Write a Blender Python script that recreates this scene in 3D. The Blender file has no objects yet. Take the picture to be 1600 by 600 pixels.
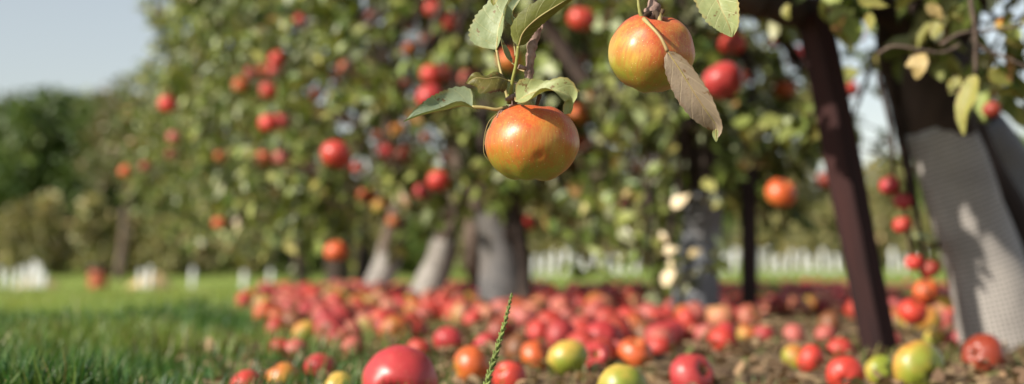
import bpy, math, random
import numpy as np
from mathutils import Vector, Matrix, Quaternion, noise as mnoise

random.seed(7)
rng = np.random.default_rng(7)
scene = bpy.context.scene
COL = scene.collection
R = math.radians

# ------------------------------------------------------------------ camera
CAM_H = 0.19
F = 1600 * 50 / 36.0            # focal length in photograph pixels
HOR = 405.0                     # horizon row in the photograph
TH = math.atan((HOR - 300) / F)
cam_d = bpy.data.cameras.new('camera')
cam = bpy.data.objects.new('camera', cam_d)
COL.objects.link(cam)
cam.location = (0, 0, CAM_H)
cam.rotation_euler = (R(90) + TH, 0, 0)
cam_d.lens = 50
cam_d.sensor_width = 36
cam_d.clip_start = 0.02
cam_d.clip_end = 3000
cam_d.dof.use_dof = True
cam_d.dof.focus_distance = 1.215
cam_d.dof.aperture_fstop = 3.7
cam_d.dof.aperture_blades = 0
scene.camera = cam

# ------------------------------------------------------------------ sky and sun
SUN = Vector((-0.75, -0.46, 0.52)).normalized()
w = bpy.data.worlds.new('World')
scene.world = w
w.use_nodes = True
nt = w.node_tree
sky = nt.nodes.new('ShaderNodeTexSky')
sky.sky_type = 'NISHITA'
sky.sun_disc = False
sky.sun_elevation = math.asin(SUN.z)
sky.sun_rotation = math.atan2(SUN.x, SUN.y)
sky.air_density = 1.12
sky.dust_density = 0.6
sky.ozone_density = 0.8
hs = nt.nodes.new('ShaderNodeHueSaturation')      # thin high veil: paler blue all over
hs.inputs['Saturation'].default_value = 0.50
nt.links.new(sky.outputs[0], hs.inputs['Color'])
nt.links.new(hs.outputs[0], nt.nodes['Background'].inputs[0])
nt.nodes['Background'].inputs[1].default_value = 0.086
sl = bpy.data.lights.new('sun', 'SUN')
sl.energy = 5.0
sl.angle = R(0.53)
sl.color = (1.0, 0.92, 0.79)
so = bpy.data.objects.new('sun', sl)
COL.objects.link(so)
so.rotation_euler = (-SUN).to_track_quat('-Z', 'Y').to_euler()
so.location = SUN * 30
scene.view_settings.view_transform = 'Standard'
scene.view_settings.look = 'None'
scene.view_settings.gamma = 1
scene.view_settings.exposure = 0.65
scene.render.engine = 'CYCLES'
scene.cycles.use_denoising = True
scene.cycles.max_bounces = 6
scene.cycles.transparent_max_bounces = 6

# ------------------------------------------------------------------ pixel helpers
FWD = Vector((0, math.cos(TH), math.sin(TH)))
UPV = Vector((0, -math.sin(TH), math.cos(TH)))
CAMP = Vector((0, 0, CAM_H))


def P(px, py, d):
    return CAMP + d * (FWD + Vector(((px - 800) / F, 0, 0)) + UPV * ((300 - py) / F))


def PIX(p):
    v = Vector(p) - CAMP
    d = v.dot(FWD)
    return 800 + F * v.x / d, 300 - F * v.dot(UPV) / d, d


def sstep(a, b, x):
    t = min(1.0, max(0.0, (x - a) / (b - a)))
    return t * t * (3 - 2 * t)


def gz(x, y):
    z = -0.56 * sstep(7, 30, y) * (1 - 0.62 * sstep(-2, 3, x))
    if y < 14 and abs(x) < 12:
        k = 1 - sstep(10, 14, y)
        z += k * 0.012 * mnoise.noise((x * 1.7, y * 1.7, 3.1))
        z += k * 0.006 * mnoise.noise((x * 7, y * 7, 9.1))
    return z


def ground_hit(px, py):
    d = 0.19 * F / max(py - HOR, 4)
    for _ in range(25):
        p = P(px, py, d)
        e = p.z - gz(p.x, p.y)
        d = max(0.5, d + e * F / max(py - HOR, 4) * 0.7)
    p = P(px, py, d)
    return Vector((p.x, p.y, gz(p.x, p.y)))


def soil_edge(y):
    """x of the boundary between long grass and bare orchard strip"""
    return -0.15 * y - 0.10 + 0.12 * math.sin(y * 1.9) * 0.5


def soil(x, y):
    n = 0.25 * mnoise.noise((x * 1.3, y * 1.3, 5.0)) + 0.1 * mnoise.noise((x * 5, y * 5, 2.0))
    a = sstep(-0.10, 0.12, x - soil_edge(y) + n * 0.6)
    b = 1 - sstep(8.6, 9.4, y + n * 2)
    return a * b


# ------------------------------------------------------------------ object helpers
def tag(o, label=None, cat=None, group=None, kind=None):
    if label:
        o['label'] = label
    if cat:
        o['category'] = cat
    if group:
        o['group'] = group
    if kind:
        o['kind'] = kind
    return o


def link(name, me, mat=None, parent=None, loc=None):
    o = bpy.data.objects.new(name, me)
    COL.objects.link(o)
    if mat is not None and me is not None and not me.materials:
        me.materials.append(mat)
    if parent is not None:
        o.parent = parent
    if loc is not None:
        o.location = loc
    return o


def empty(name, loc):
    o = bpy.data.objects.new(name, None)
    COL.objects.link(o)
    o.location = loc
    o.empty_display_size = 0.05
    return o


class MB:
    """collects geometry for one mesh"""

    def __init__(s):
        s.v, s.f, s.uv = [], [], []

    def tube(s, pts, rad, n=8, cap=True, bump=0.0, fr=1.0, twist=0):
        pts = [Vector(p) for p in pts]
        b0 = len(s.v)
        ref = Vector((0.31, 0.87, 0.38)).normalized()
        L = 0.0
        for i, p in enumerate(pts):
            t = (pts[min(i + 1, len(pts) - 1)] - pts[max(i - 1, 0)]).normalized()
            if abs(t.dot(ref)) > 0.95:
                ref = Vector((0.9, 0.1, 0.2)).normalized()
            a = t.cross(ref).normalized()
            b = t.cross(a)
            if i:
                L += (p - pts[i - 1]).length
            r = rad[i] if hasattr(rad, '__len__') else rad
            for k in range(n):
                an = 2 * math.pi * k / n + twist * i
                q = p + (a * math.cos(an) + b * math.sin(an)) * r
                if bump:
                    q = p + (q - p) * (1 + bump * mnoise.noise(q * fr))
                s.v.append(q)
        for i in range(len(pts) - 1):
            for k in range(n):
                s.f.append((b0 + i * n + k, b0 + i * n + (k + 1) % n, b0 + (i + 1) * n + (k + 1) % n, b0 + (i + 1) * n + k))
        if cap:
            s.f.append(tuple(b0 + k for k in range(n))[::-1])
            e = b0 + (len(pts) - 1) * n
            s.f.append(tuple(e + k for k in range(n)))
        return s

    def add(s, vs, fs):
        b = len(s.v)
        s.v += [Vector(q) for q in vs]
        s.f += [tuple(b + i for i in f) for f in fs]
        return s

    def ball(s, c, r, nu=8, nv=5, M=None):
        vs = [Vector((0, 0, 1))]
        for j in range(1, nv):
            ph = math.pi * j / nv
            for k in range(nu):
                a = 2 * math.pi * k / nu
                vs.append(Vector((math.sin(ph) * math.cos(a), math.sin(ph) * math.sin(a), math.cos(ph))))
        vs.append(Vector((0, 0, -1)))
        fs = []
        for k in range(nu):
            fs.append((0, 1 + k, 1 + (k + 1) % nu))
            e = 1 + (nv - 2) * nu
            fs.append((len(vs) - 1, e + (k + 1) % nu, e + k))
        for j in range(nv - 2):
            for k in range(nu):
                q = 1 + j * nu
                fs.append((q + k, q + nu + k, q + nu + (k + 1) % nu, q + (k + 1) % nu))
        rr = Vector(r) if hasattr(r, '__len__') else Vector((r, r, r))
        out = []
        for v in vs:
            v = Vector((v.x * rr.x, v.y * rr.y, v.z * rr.z))
            if M is not None:
                v = M @ v
            out.append(v + Vector(c))
        return s.add(out, fs)

    def mesh(s, name, smooth=True, origin=None):
        me = bpy.data.meshes.new(name)
        vs = s.v if origin is None else [v - Vector(origin) for v in s.v]
        me.from_pydata([tuple(v) for v in vs], [], s.f)
        if smooth:
            me.polygons.foreach_set('use_smooth', [True] * len(me.polygons))
        me.update()
        return me


def curve_pts(pts, n=10):
    """Catmull-Rom through pts"""
    pts = [Vector(p) for p in pts]
    q = [pts[0] * 2 - pts[1]] + pts + [pts[-1] * 2 - pts[-2]]
    out = []
    for i in range(1, len(q) - 2):
        for k in range(n):
            t = k / n
            a, b, c, d = q[i - 1], q[i], q[i + 1], q[i + 2]
            out.append(0.5 * ((2 * b) + (c - a) * t + (2 * a - 5 * b + 4 * c - d) * t * t + (3 * b - a - 3 * c + d) * t ** 3))
    out.append(pts[-1])
    return out


def lerp_list(vals, n):
    out = []
    m = len(vals) - 1
    for i in range(n):
        t = i / (n - 1) * m
        k = min(int(t), m - 1)
        out.append(vals[k] + (vals[k + 1] - vals[k]) * (t - k))
    return out


# ------------------------------------------------------------------ node helpers
class NT:
    def __init__(s, name):
        s.m = bpy.data.materials.new(name)
        s.m.use_nodes = True
        s.t = s.m.node_tree
        s.b = s.t.nodes['Principled BSDF']
        s.out = s.t.nodes['Material Output']

    def n(s, typ, **kw):
        nd = s.t.nodes.new(typ)
        for k, v in kw.items():
            setattr(nd, k, v)
        return nd

    def l(s, a, b):
        s.t.links.new(a, b)

    def put(s, sock, v):
        if hasattr(v, 'is_output'):
            s.l(v, sock)
        else:
            sock.default_value = v

    def math(s, op, a, b=0.0, c=0.0, clamp=False):
        nd = s.n('ShaderNodeMath', operation=op)
        nd.use_clamp = clamp
        for i, v in enumerate((a, b, c)):
            s.put(nd.inputs[i], v)
        return nd.outputs[0]

    def noise(s, vec, scale, detail=3.0, rough=0.55, dist=0.0):
        nd = s.n('ShaderNodeTexNoise')
        if vec is not None:
            s.l(vec, nd.inputs['Vector'])
        nd.inputs['Scale'].default_value = scale
        nd.inputs['Detail'].default_value = detail
        nd.inputs['Roughness'].default_value = rough
        nd.inputs['Distortion'].default_value = dist
        return nd.outputs['Fac']

    def mapping(s, vec, scale=(1, 1, 1), loc=(0, 0, 0)):
        nd = s.n('ShaderNodeMapping')
        s.l(vec, nd.inputs['Vector'])
        nd.inputs['Scale'].default_value = scale
        s.put(nd.inputs['Location'], loc)
        return nd.outputs[0]

    def mix(s, fac, a, b, blend='MIX'):
        nd = s.n('ShaderNodeMix', data_type='RGBA', blend_type=blend)
        s.put(nd.inputs[0], fac)
        for i, v in ((6, a), (7, b)):
            if not hasattr(v, 'is_output') and len(v) == 3:
                v = (*v, 1)
            s.put(nd.inputs[i], v)
        return nd.outputs[2]

    def ramp(s, fac, a, b):
        nd = s.n('ShaderNodeMapRange')
        nd.interpolation_type = 'SMOOTHSTEP'
        s.put(nd.inputs[0], fac)
        nd.inputs[1].default_value = a
        nd.inputs[2].default_value = b
        return nd.outputs[0]

    def bump(s, h, strength=0.3, dist=0.01):
        nd = s.n('ShaderNodeBump')
        s.l(h, nd.inputs['Height'])
        nd.inputs['Strength'].default_value = strength
        nd.inputs['Distance'].default_value = dist
        s.l(nd.outputs[0], s.b.inputs['Normal'])
        return nd.outputs[0]

    def coord(s, which='Object'):
        return s.n('ShaderNodeTexCoord').outputs[which]

    def base(s, c, rough=0.6, spec=0.5):
        s.put(s.b.inputs['Base Color'], c if hasattr(c, 'is_output') else (*c, 1))
        s.put(s.b.inputs['Roughness'], rough)
        s.b.inputs['Specular IOR Level'].default_value = spec
        return s

    def translucent(s, col, fac):
        tr = s.n('ShaderNodeBsdfTranslucent')
        s.put(tr.inputs['Color'], col)
        mx = s.n('ShaderNodeMixShader')
        mx.inputs[0].default_value = fac
        s.l(s.b.outputs[0], mx.inputs[1])
        s.l(tr.outputs[0], mx.inputs[2])
        s.l(mx.outputs[0], s.out.inputs[0])


def mat_apple(name, attr=False, fine=True, mott=1.0):
    t = NT(name)
    co = t.coord('Object')
    if attr:
        at = t.n('ShaderNodeAttribute', attribute_name='Col')
        blushc, amount = at.outputs['Color'], at.outputs['Alpha']
        rnd = t.n('ShaderNodeAttribute', attribute_name='Rnd').outputs['Fac']
        at2 = t.n('ShaderNodeAttribute', attribute_name='Loc')
        co = at2.outputs['Vector']
    else:
        oi = t.n('ShaderNodeObjectInfo')
        blushc, amount, rnd = oi.outputs['Color'], oi.outputs['Alpha'], oi.outputs['Random']
    off = t.n('ShaderNodeCombineXYZ')
    t.l(t.math('MULTIPLY', rnd, 37.0), off.inputs[0])
    t.l(t.math('MULTIPLY', rnd, 19.0), off.inputs[2])
    cv = t.n('ShaderNodeVectorMath', operation='ADD')
    t.l(co, cv.inputs[0])
    t.l(off.outputs[0], cv.inputs[1])
    cv = cv.outputs[0]
    sep = t.n('ShaderNodeSeparateXYZ')
    t.l(co, sep.inputs[0])
    z = sep.outputs[2]
    big = t.noise(cv, 1.3, 2)
    streak = t.noise(t.mapping(cv, (8.5, 8.5, 0.9)), 1.5, 5, 0.65)
    fstreak = t.noise(t.mapping(cv, (16, 16, 1.6)), 1.6, 3, 0.6)
    # under colour: green low down and in patches, yellow above
    gsel = t.ramp(t.math('ADD', t.math('MULTIPLY', z, -0.55), t.math('MULTIPLY', big, 0.9)), 0.15, 0.72)
    under = t.mix(gsel, (0.50, 0.33, 0.06), (0.21, 0.25, 0.028))
    # blush
    s = t.math('ADD', t.math('MULTIPLY', z, 0.42), t.math('MULTIPLY', t.math('SUBTRACT', big, 0.5), 1.2))
    s = t.math('ADD', s, t.math('MULTIPLY', t.math('SUBTRACT', streak, 0.5), 0.95))
    s = t.math('ADD', s, t.math('MULTIPLY', t.math('SUBTRACT', amount, 0.5), 2.2))
    bl = t.ramp(s, -0.45, 0.62)
    deep = t.mix(t.ramp(fstreak, 0.35, 0.75), blushc, t.mix(0.5, blushc, (0.28, 0.02, 0.015)))
    if fine:   # fine broken red stripes over the ground colour
        thin = t.noise(t.mapping(cv, (26, 26, 2.2)), 1.5, 4, 0.7)
        bl = t.math('MULTIPLY', bl, t.math('ADD', 1.0 - 0.38 * mott, t.math('MULTIPLY', t.ramp(thin, 0.36, 0.58), 0.42 * mott)))
    col = t.mix(t.math('MULTIPLY', bl, 0.93), under, deep)
    if fine:
        mot = t.noise(cv, 24, 5, 0.75)
        col = t.mix(t.math('MULTIPLY', t.ramp(mot, 0.52, 0.72), 0.38 * mott), col, (0.40, 0.27, 0.08))
        col = t.mix(t.math('MULTIPLY', t.ramp(mot, 0.50, 0.30), 0.25 * mott), col, (0.10, 0.045, 0.012))
    else:      # bruised and rotting patches
        br = t.ramp(t.noise(cv, 1.15, 3, 0.6), 0.61, 0.68)
        col = t.mix(t.math('MULTIPLY', br, 0.7), col, (0.15, 0.065, 0.028))
    if fine:
        vo = t.n('ShaderNodeTexVoronoi')
        t.l(cv, vo.inputs['Vector'])
        vo.inputs['Scale'].default_value = 11.0
        vo.inputs['Randomness'].default_value = 1.0
        dots = t.math('SUBTRACT', 1.0, t.ramp(vo.outputs['Distance'], 0.06, 0.13))
        col = t.mix(t.math('MULTIPLY', dots, 0.85), col, (0.66, 0.50, 0.28))
        # russet scars
        sc = t.noise(t.mapping(cv, (2.2, 2.2, 5)), 2.6, 6, 0.7, 1.2)
        scm = t.ramp(sc, 0.63, 0.69)
        col = t.mix(t.math('MULTIPLY', scm, 0.55), col, (0.17, 0.085, 0.03))
    # russet round the stem hollow
    rad = t.math('SQRT', t.math('ADD', t.math('POWER', sep.outputs[0], 2.0), t.math('POWER', sep.outputs[1], 2.0)))
    hol = t.math('MULTIPLY', t.math('SUBTRACT', 1.0, t.ramp(t.math('ADD', rad, t.math('MULTIPLY', streak, 0.15)), 0.18, 0.42)), t.ramp(z, 0.1, 0.3))
    col = t.mix(t.math('MULTIPLY', hol, 0.8), col, (0.26, 0.17, 0.05))
    hol2 = t.math('MULTIPLY', t.math('SUBTRACT', 1.0, t.ramp(rad, 0.06, 0.2)), t.ramp(z, -0.3, -0.45))
    col = t.mix(t.math('MULTIPLY', hol2, 0.9), col, (0.05, 0.03, 0.015))
    rough = t.math('ADD', 0.27 if fine else 0.42, t.math('MULTIPLY', streak, 0.22))
    t.base(col, rough, 0.5)
    if fine:
        h = t.math('ADD', t.math('MULTIPLY', fstreak, 0.25), t.noise(cv, 7, 4))
        t.bump(h, 0.025, 0.03)
    return t.m


def mat_leaf(name, fac=0.28, rough=0.5):
    t = NT(name)
    at = t.n('ShaderNodeAttribute', attribute_name='Col')
    t.base(at.outputs['Color'], rough, 0.45)
    t.translucent(t.mix(1.0, at.outputs['Color'], (1.25, 1.15, 0.55), 'MULTIPLY'), fac)
    return t.m


def mat_hero_leaf(name, a, b, edge, spots=0.3, vein=(0.36, 0.38, 0.17), back=None, tr=0.22, rough=0.48):
    t = NT(name)
    uv = t.n('ShaderNodeUVMap').outputs[0]
    sep = t.n('ShaderNodeSeparateXYZ')
    t.l(uv, sep.inputs[0])
    u, v = sep.outputs[0], sep.outputs[1]
    av = t.math('ABSOLUTE', v)
    co = t.coord('Object')
    n1 = t.noise(co, 60, 4, 0.6)
    n2 = t.noise(co, 320, 4, 0.65)
    col = t.mix(t.ramp(n1, 0.3, 0.7), a, b)
    # side veins: chevrons leaving the midrib
    ph = t.math('FRACT', t.math('MULTIPLY', t.math('SUBTRACT', u, t.math('MULTIPLY', av, 0.20)), 6.5))
    dv = t.math('ABSOLUTE', t.math('SUBTRACT', ph, 0.5))
    vm = t.math('SUBTRACT', 1.0, t.ramp(dv, 0.015, 0.06))
    mid = t.math('SUBTRACT', 1.0, t.ramp(av, 0.02, 0.07))
    vm = t.math('MAXIMUM', t.math('MULTIPLY', vm, 0.5), mid)
    col = t.mix(t.math('MULTIPLY', vm, 0.75), col, vein)
    # mottles and dead margins
    col = t.mix(t.math('MULTIPLY', t.ramp(n2, 0.55, 0.75), spots), col, (0.34, 0.30, 0.10))
    em = t.math('MULTIPLY', t.ramp(av, 0.78, 1.0), t.ramp(t.noise(co, 90, 3), 0.42, 0.60))
    col = t.mix(em, col, edge)
    sp = t.math('MULTIPLY', t.ramp(t.noise(co, 150, 4), 0.61, 0.68), 0.8)
    col = t.mix(sp, col, (0.16, 0.08, 0.03))
    if back is not None:
        g = t.n('ShaderNodeNewGeometry')
        col = t.mix(g.outputs['Backfacing'], col, t.mix(t.math('MULTIPLY', vm, 0.7), t.mix(t.ramp(n1, 0.3, 0.7), back, tuple(0.75 * c for c in back)), vein))
    t.base(col, rough, 0.4)
    t.bump(t.math('SUBTRACT', t.math('MULTIPLY', t.noise(co, 420, 4, 0.6), 0.8), t.math('MULTIPLY', vm, 0.8)), 0.4, 0.0012)
    t.translucent(t.mix(1.0, col, (1.2, 1.15, 0.55), 'MULTIPLY'), tr)
    return t.m


def mat_bark(name, a, b, scale=14.0, stretch=0.25, strength=0.6, dist=0.006):
    t = NT(name)
    co = t.mapping(t.coord('Object'), (1, 1, stretch))
    n1 = t.noise(co, scale, 6, 0.65, 0.4)
    n2 = t.noise(co, scale * 4, 5, 0.7)
    col = t.mix(t.ramp(n1, 0.33, 0.68), a, b)
    col = t.mix(t.math('MULTIPLY', t.ramp(n2, 0.5, 0.75), 0.5), col, tuple(0.4 * c for c in a))
    t.base(col, 0.85, 0.25)
    t.bump(t.math('ADD', n1, t.math('MULTIPLY', n2, 0.5)), strength, dist)
    return t.m


def mat_plain(name, c, c2=None, rough=0.7, scale=8, spec=0.3, bump=0.0):
    t = NT(name)
    n = t.noise(t.coord('Object'), scale, 5, 0.6)
    c2 = c2 or tuple(0.7 * k for k in c)
    t.base(t.mix(t.ramp(n, 0.35, 0.68), c, c2), rough, spec)
    if bump:
        t.bump(n, bump, 0.01)
    return t.m


def mat_guard(name, c, c2, pitch=100.0):
    t = NT(name)
    uv = t.n('ShaderNodeUVMap').outputs[0]
    sep = t.n('ShaderNodeSeparateXYZ')
    t.l(uv, sep.inputs[0])
    hs = []
    for i in (0, 1):
        k = t.math('ABSOLUTE', t.math('SUBTRACT', t.math('FRACT', t.math('MULTIPLY', sep.outputs[i], pitch)), 0.5))
        hs.append(t.ramp(k, 0.16, 0.34))
    wire = t.math('MAXIMUM', hs[0], hs[1])
    n = t.noise(t.coord('Object'), 9, 5, 0.6)
    wc = t.mix(t.ramp(n, 0.3, 0.7), c, c2)
    dirt = t.ramp(t.noise(t.coord('Object'), 4, 4), 0.5, 0.7)
    wc = t.mix(t.math('MULTIPLY', dirt, 0.4), wc, (0.16, 0.12, 0.08))
    col = t.mix(wire, tuple(0.16 * q for q in c), wc)
    t.base(col, 0.6, 0.3)
    t.bump(wire, 0.6, 0.002)
    return t.m


M = {}
M['apple_fine'] = mat_apple('apple skin mottled', mott=0.62)
M['apple_mid'] = mat_apple('apple skin', mott=0.15)
M['apple'] = mat_apple('apple skin far', fine=False)
M['apple_mass'] = mat_apple('apple skin mass', attr=True, fine=False)
M['leaf'] = mat_leaf('orchard leaf', 0.20, 0.42)
M['grass'] = mat_leaf('grass blade', 0.3, 0.45)
M['litter'] = mat_leaf('dry leaf', 0.12, 0.8)
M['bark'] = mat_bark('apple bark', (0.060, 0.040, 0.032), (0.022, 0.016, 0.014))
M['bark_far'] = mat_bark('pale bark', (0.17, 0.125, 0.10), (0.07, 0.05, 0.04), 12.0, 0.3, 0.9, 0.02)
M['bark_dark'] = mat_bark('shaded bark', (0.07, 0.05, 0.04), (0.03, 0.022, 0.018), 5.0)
M['twig'] = mat_bark('twig bark', (0.34, 0.23, 0.19), (0.15, 0.095, 0.08), 130.0, 0.5, 0.7, 0.002)
M['stem'] = mat_plain('apple stem', (0.10, 0.06, 0.03), (0.05, 0.03, 0.018), 0.8, 30)
M['petiole'] = mat_plain('petiole', (0.34, 0.30, 0.12), (0.30, 0.20, 0.09), 0.5, 40)
M['petiole_g'] = mat_plain('green petiole', (0.24, 0.25, 0.06), (0.18, 0.15, 0.05), 0.5, 40)
M['post'] = mat_bark('prop timber', (0.040, 0.014, 0.013), (0.009, 0.005, 0.006), 16.0, 0.08, 0.5, 0.004)
M['stake'] = mat_bark('dark stake', (0.035, 0.022, 0.022), (0.016, 0.012, 0.012), 20.0, 0.1, 0.4, 0.003)
M['guard'] = mat_guard('mesh guard', (0.40, 0.37, 0.345), (0.29, 0.27, 0.255))
M['guard_dark'] = mat_guard('grey plastic guard', (0.26, 0.28, 0.31), (0.18, 0.19, 0.22), 90)
M['guard_mid'] = mat_guard('grey guard', (0.19, 0.18, 0.18), (0.08, 0.08, 0.085), 90)
M['guard_pale'] = mat_guard('pale guard', (0.40, 0.37, 0.34), (0.22, 0.20, 0.19), 90)
M['white'] = mat_plain('white plastic', (0.68, 0.69, 0.68), (0.48, 0.49, 0.48), 0.6, 6)
M['rust'] = mat_plain('rusty drum', (0.40, 0.10, 0.045), (0.26, 0.07, 0.04), 0.7, 5)
M['drum_top'] = mat_plain('drum top', (0.06, 0.045, 0.05), None, 0.8, 5)
M['straw'] = mat_plain('straw', (0.46, 0.34, 0.17), (0.30, 0.22, 0.11), 0.9, 4, 0.2, 0.6)
M['stalk'] = mat_plain('seed stalk', (0.20, 0.26, 0.07), (0.13, 0.17, 0.05), 0.6, 60)

# ------------------------------------------------------------------ ground
def build_ground():
    ys = [-40, -20, -10, -6, -4, -2, -1, 0]
    y = 0.0
    while y < 11:
        y += 0.05 if y < 5 else 0.09
        ys.append(y)
    while y < 900:
        y *= 1.12
        ys.append(y)
    xs = [k * 0.06 for k in range(-60, 61)]
    x = 3.6
    ex = []
    while x < 700:
        x *= 1.18
        ex.append(x)
    xs = [-q for q in ex[::-1]] + xs + ex
    vs = [(a, b, gz(a, b)) for b in ys for a in xs]
    nx = len(xs)
    fs = [(j * nx + i, j * nx + i + 1, (j + 1) * nx + i + 1, (j + 1) * nx + i) for j in range(len(ys) - 1) for i in range(nx - 1)]
    me = bpy.data.meshes.new('ground')
    me.from_pydata(vs, [], fs)
    me.polygons.foreach_set('use_smooth', [True] * len(fs))
    at = me.attributes.new('soil', 'FLOAT', 'POINT')
    at.data.foreach_set('value', [soil(v[0], v[1]) for v in vs])
    t = NT('orchard ground')
    sa = t.n('ShaderNodeAttribute', attribute_name='soil').outputs['Fac']
    co = t.coord('Object')
    n1 = t.noise(co, 3.0, 6, 0.6)
    n2 = t.noise(co, 30, 6, 0.7)
    n3 = t.noise(co, 0.35, 4, 0.6)
    soilc = t.mix(t.ramp(n2, 0.3, 0.7), (0.13, 0.088, 0.052), (0.25, 0.175, 0.105))
    soilc = t.mix(t.math('MULTIPLY', t.ramp(n1, 0.5, 0.65), 0.4), soilc, (0.10, 0.10, 0.03))
    lawn = t.mix(t.ramp(n3, 0.35, 0.7), (0.17, 0.25, 0.040), (0.24, 0.27, 0.065))
    lawn = t.mix(t.math('MULTIPLY', t.ramp(n2, 0.4, 0.7), 0.35), lawn, (0.10, 0.15, 0.03))
    m = t.ramp(t.math('ADD', sa, t.math('MULTIPLY', t.math('SUBTRACT', n1, 0.5), 0.5)), 0.35, 0.65)
    t.base(t.mix(m, lawn, soilc), 0.95, 0.15)
    t.bump(t.math('ADD', n2, n1), 0.8, 0.02)
    o = link('ground', me, t.m)
    tag(o, 'bare brown soil strip under the apple trees with mown lawn around', None, None, 'structure')
    return o


build_ground()


# ------------------------------------------------------------------ leaf masses (numpy)
TPL = np.array([  # along, across, fold
    (0, 0, 0), (0.36, 0, 0), (0.70, 0, 0), (1, 0, 0),
    (0.30, 0.5, 1), (0.66, 0.40, 1), (0.30, -0.5, 1), (0.66, -0.40, 1)], dtype=float)
TF = [(0, 1, 4), (0, 6, 1), (1, 2, 5, 4), (1, 6, 7, 2), (2, 3, 5), (2, 7, 3)]
BLADE = np.array([(0, 0.5, 0), (0, -0.5, 0), (0.5, 0.42, 0), (0.5, -0.42, 0), (0.8, 0.26, 0), (0.8, -0.26, 0), (1, 0, 0)], dtype=float)
BF = [(0, 1, 3, 2), (2, 3, 5, 4), (4, 5, 6)]


def leaf_mesh(name, pos, dirs, nrm, length, width, cols, fold=0.18, droop=0.15, tpl=TPL, tf=TF, extra=None, origin=None):
    pos = np.asarray(pos, float)
    T = np.asarray(dirs, float)
    T /= np.linalg.norm(T, axis=1)[:, None] + 1e-9
    N = np.asarray(nrm, float)
    N = N - (N * T).sum(1)[:, None] * T
    N /= np.linalg.norm(N, axis=1)[:, None] + 1e-9
    S = np.cross(T, N)
    L = np.asarray(length)[:, None, None]
    W = np.asarray(width)[:, None, None]
    u, a, f = tpl[:, 0][None, :, None], tpl[:, 1][None, :, None], tpl[:, 2][None, :, None]
    dr = np.asarray(droop) * np.ones(len(pos))
    fo = np.asarray(fold) * np.ones(len(pos))
    V = pos[:, None, :] + T[:, None, :] * u * L + S[:, None, :] * a * W + N[:, None, :] * (f * W * fo[:, None, None] - dr[:, None, None] * u * u * L)
    if origin is not None:
        V = V - np.asarray(origin)[None, None, :]
    n, k = V.shape[:2]
    verts = V.reshape(-1, 3)
    base = np.arange(n) * k
    loops = np.concatenate([np.array(q) for q in tf])
    tot = np.array([len(q) for q in tf])
    li = (base[:, None] + loops[None, :]).ravel()
    lt = np.tile(tot, n)
    C = np.repeat(np.concatenate([np.asarray(cols, float), np.ones((n, 1))], 1), k, 0)
    if extra:
        ev, ef = extra.v, extra.f
        o = origin if origin is not None else (0, 0, 0)
        b = len(verts)
        verts = np.concatenate([verts, np.array([tuple(q - Vector(o)) for q in ev])])
        li = np.concatenate([li, np.array([b + i for q in ef for i in q], dtype=int)])
        lt = np.concatenate([lt, np.array([len(q) for q in ef], dtype=int)])
        C = np.concatenate([C, np.tile(np.array([[0.11, 0.075, 0.05, 1]]), (len(ev), 1))])
    me = bpy.data.meshes.new(name)
    me.vertices.add(len(verts))
    me.vertices.foreach_set('co', verts.ravel())
    me.loops.add(len(li))
    me.loops.foreach_set('vertex_index', li.astype(np.int32))
    me.polygons.add(len(lt))
    st = np.concatenate([[0], np.cumsum(lt)[:-1]])
    me.polygons.foreach_set('loop_start', st.astype(np.int32))
    me.update(calc_edges=True)
    ca = me.color_attributes.new('Col', 'FLOAT_COLOR', 'POINT')
    ca.data.foreach_set('color', C.ravel())
    me.polygons.foreach_set('use_smooth', np.ones(len(lt), dtype=bool))
    me.validate()
    return me


PAL = {
    'apple': ([(0.078, 0.110, 0.023), (0.160, 0.198, 0.040), (0.27, 0.29, 0.085), (0.31, 0.34, 0.19), (0.40, 0.34, 0.11), (0.27, 0.16, 0.06)],
              [0.32, 0.30, 0.18, 0.14, 0.03, 0.03]),
    'dark': ([(0.060, 0.105, 0.024), (0.090, 0.140, 0.032), (0.14, 0.18, 0.045)], [0.4, 0.4, 0.2]),
    'mid': ([(0.080, 0.125, 0.028), (0.125, 0.175, 0.038), (0.18, 0.205, 0.055)], [0.4, 0.4, 0.2]),
    'olive': ([(0.17, 0.18, 0.065), (0.25, 0.235, 0.09), (0.33, 0.28, 0.12)], [0.35, 0.4, 0.25]),
    'tan': ([(0.27, 0.25, 0.10), (0.38, 0.30, 0.14), (0.19, 0.21, 0.08)], [0.4, 0.3, 0.3]),
    'russet': ([(0.16, 0.16, 0.07), (0.24, 0.16, 0.10), (0.12, 0.14, 0.05)], [0.45, 0.2, 0.35]),
}


def pick_cols(pal, n):
    c, p = PAL[pal]
    idx = rng.choice(len(c), n, p=p)
    out = np.array(c)[idx] * rng.uniform(0.75, 1.3, (n, 1))
    return out * rng.uniform(0.92, 1.08, (n, 3))


def unit(n):
    v = rng.normal(size=(n, 3))
    return v / np.linalg.norm(v, axis=1)[:, None]


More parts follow.
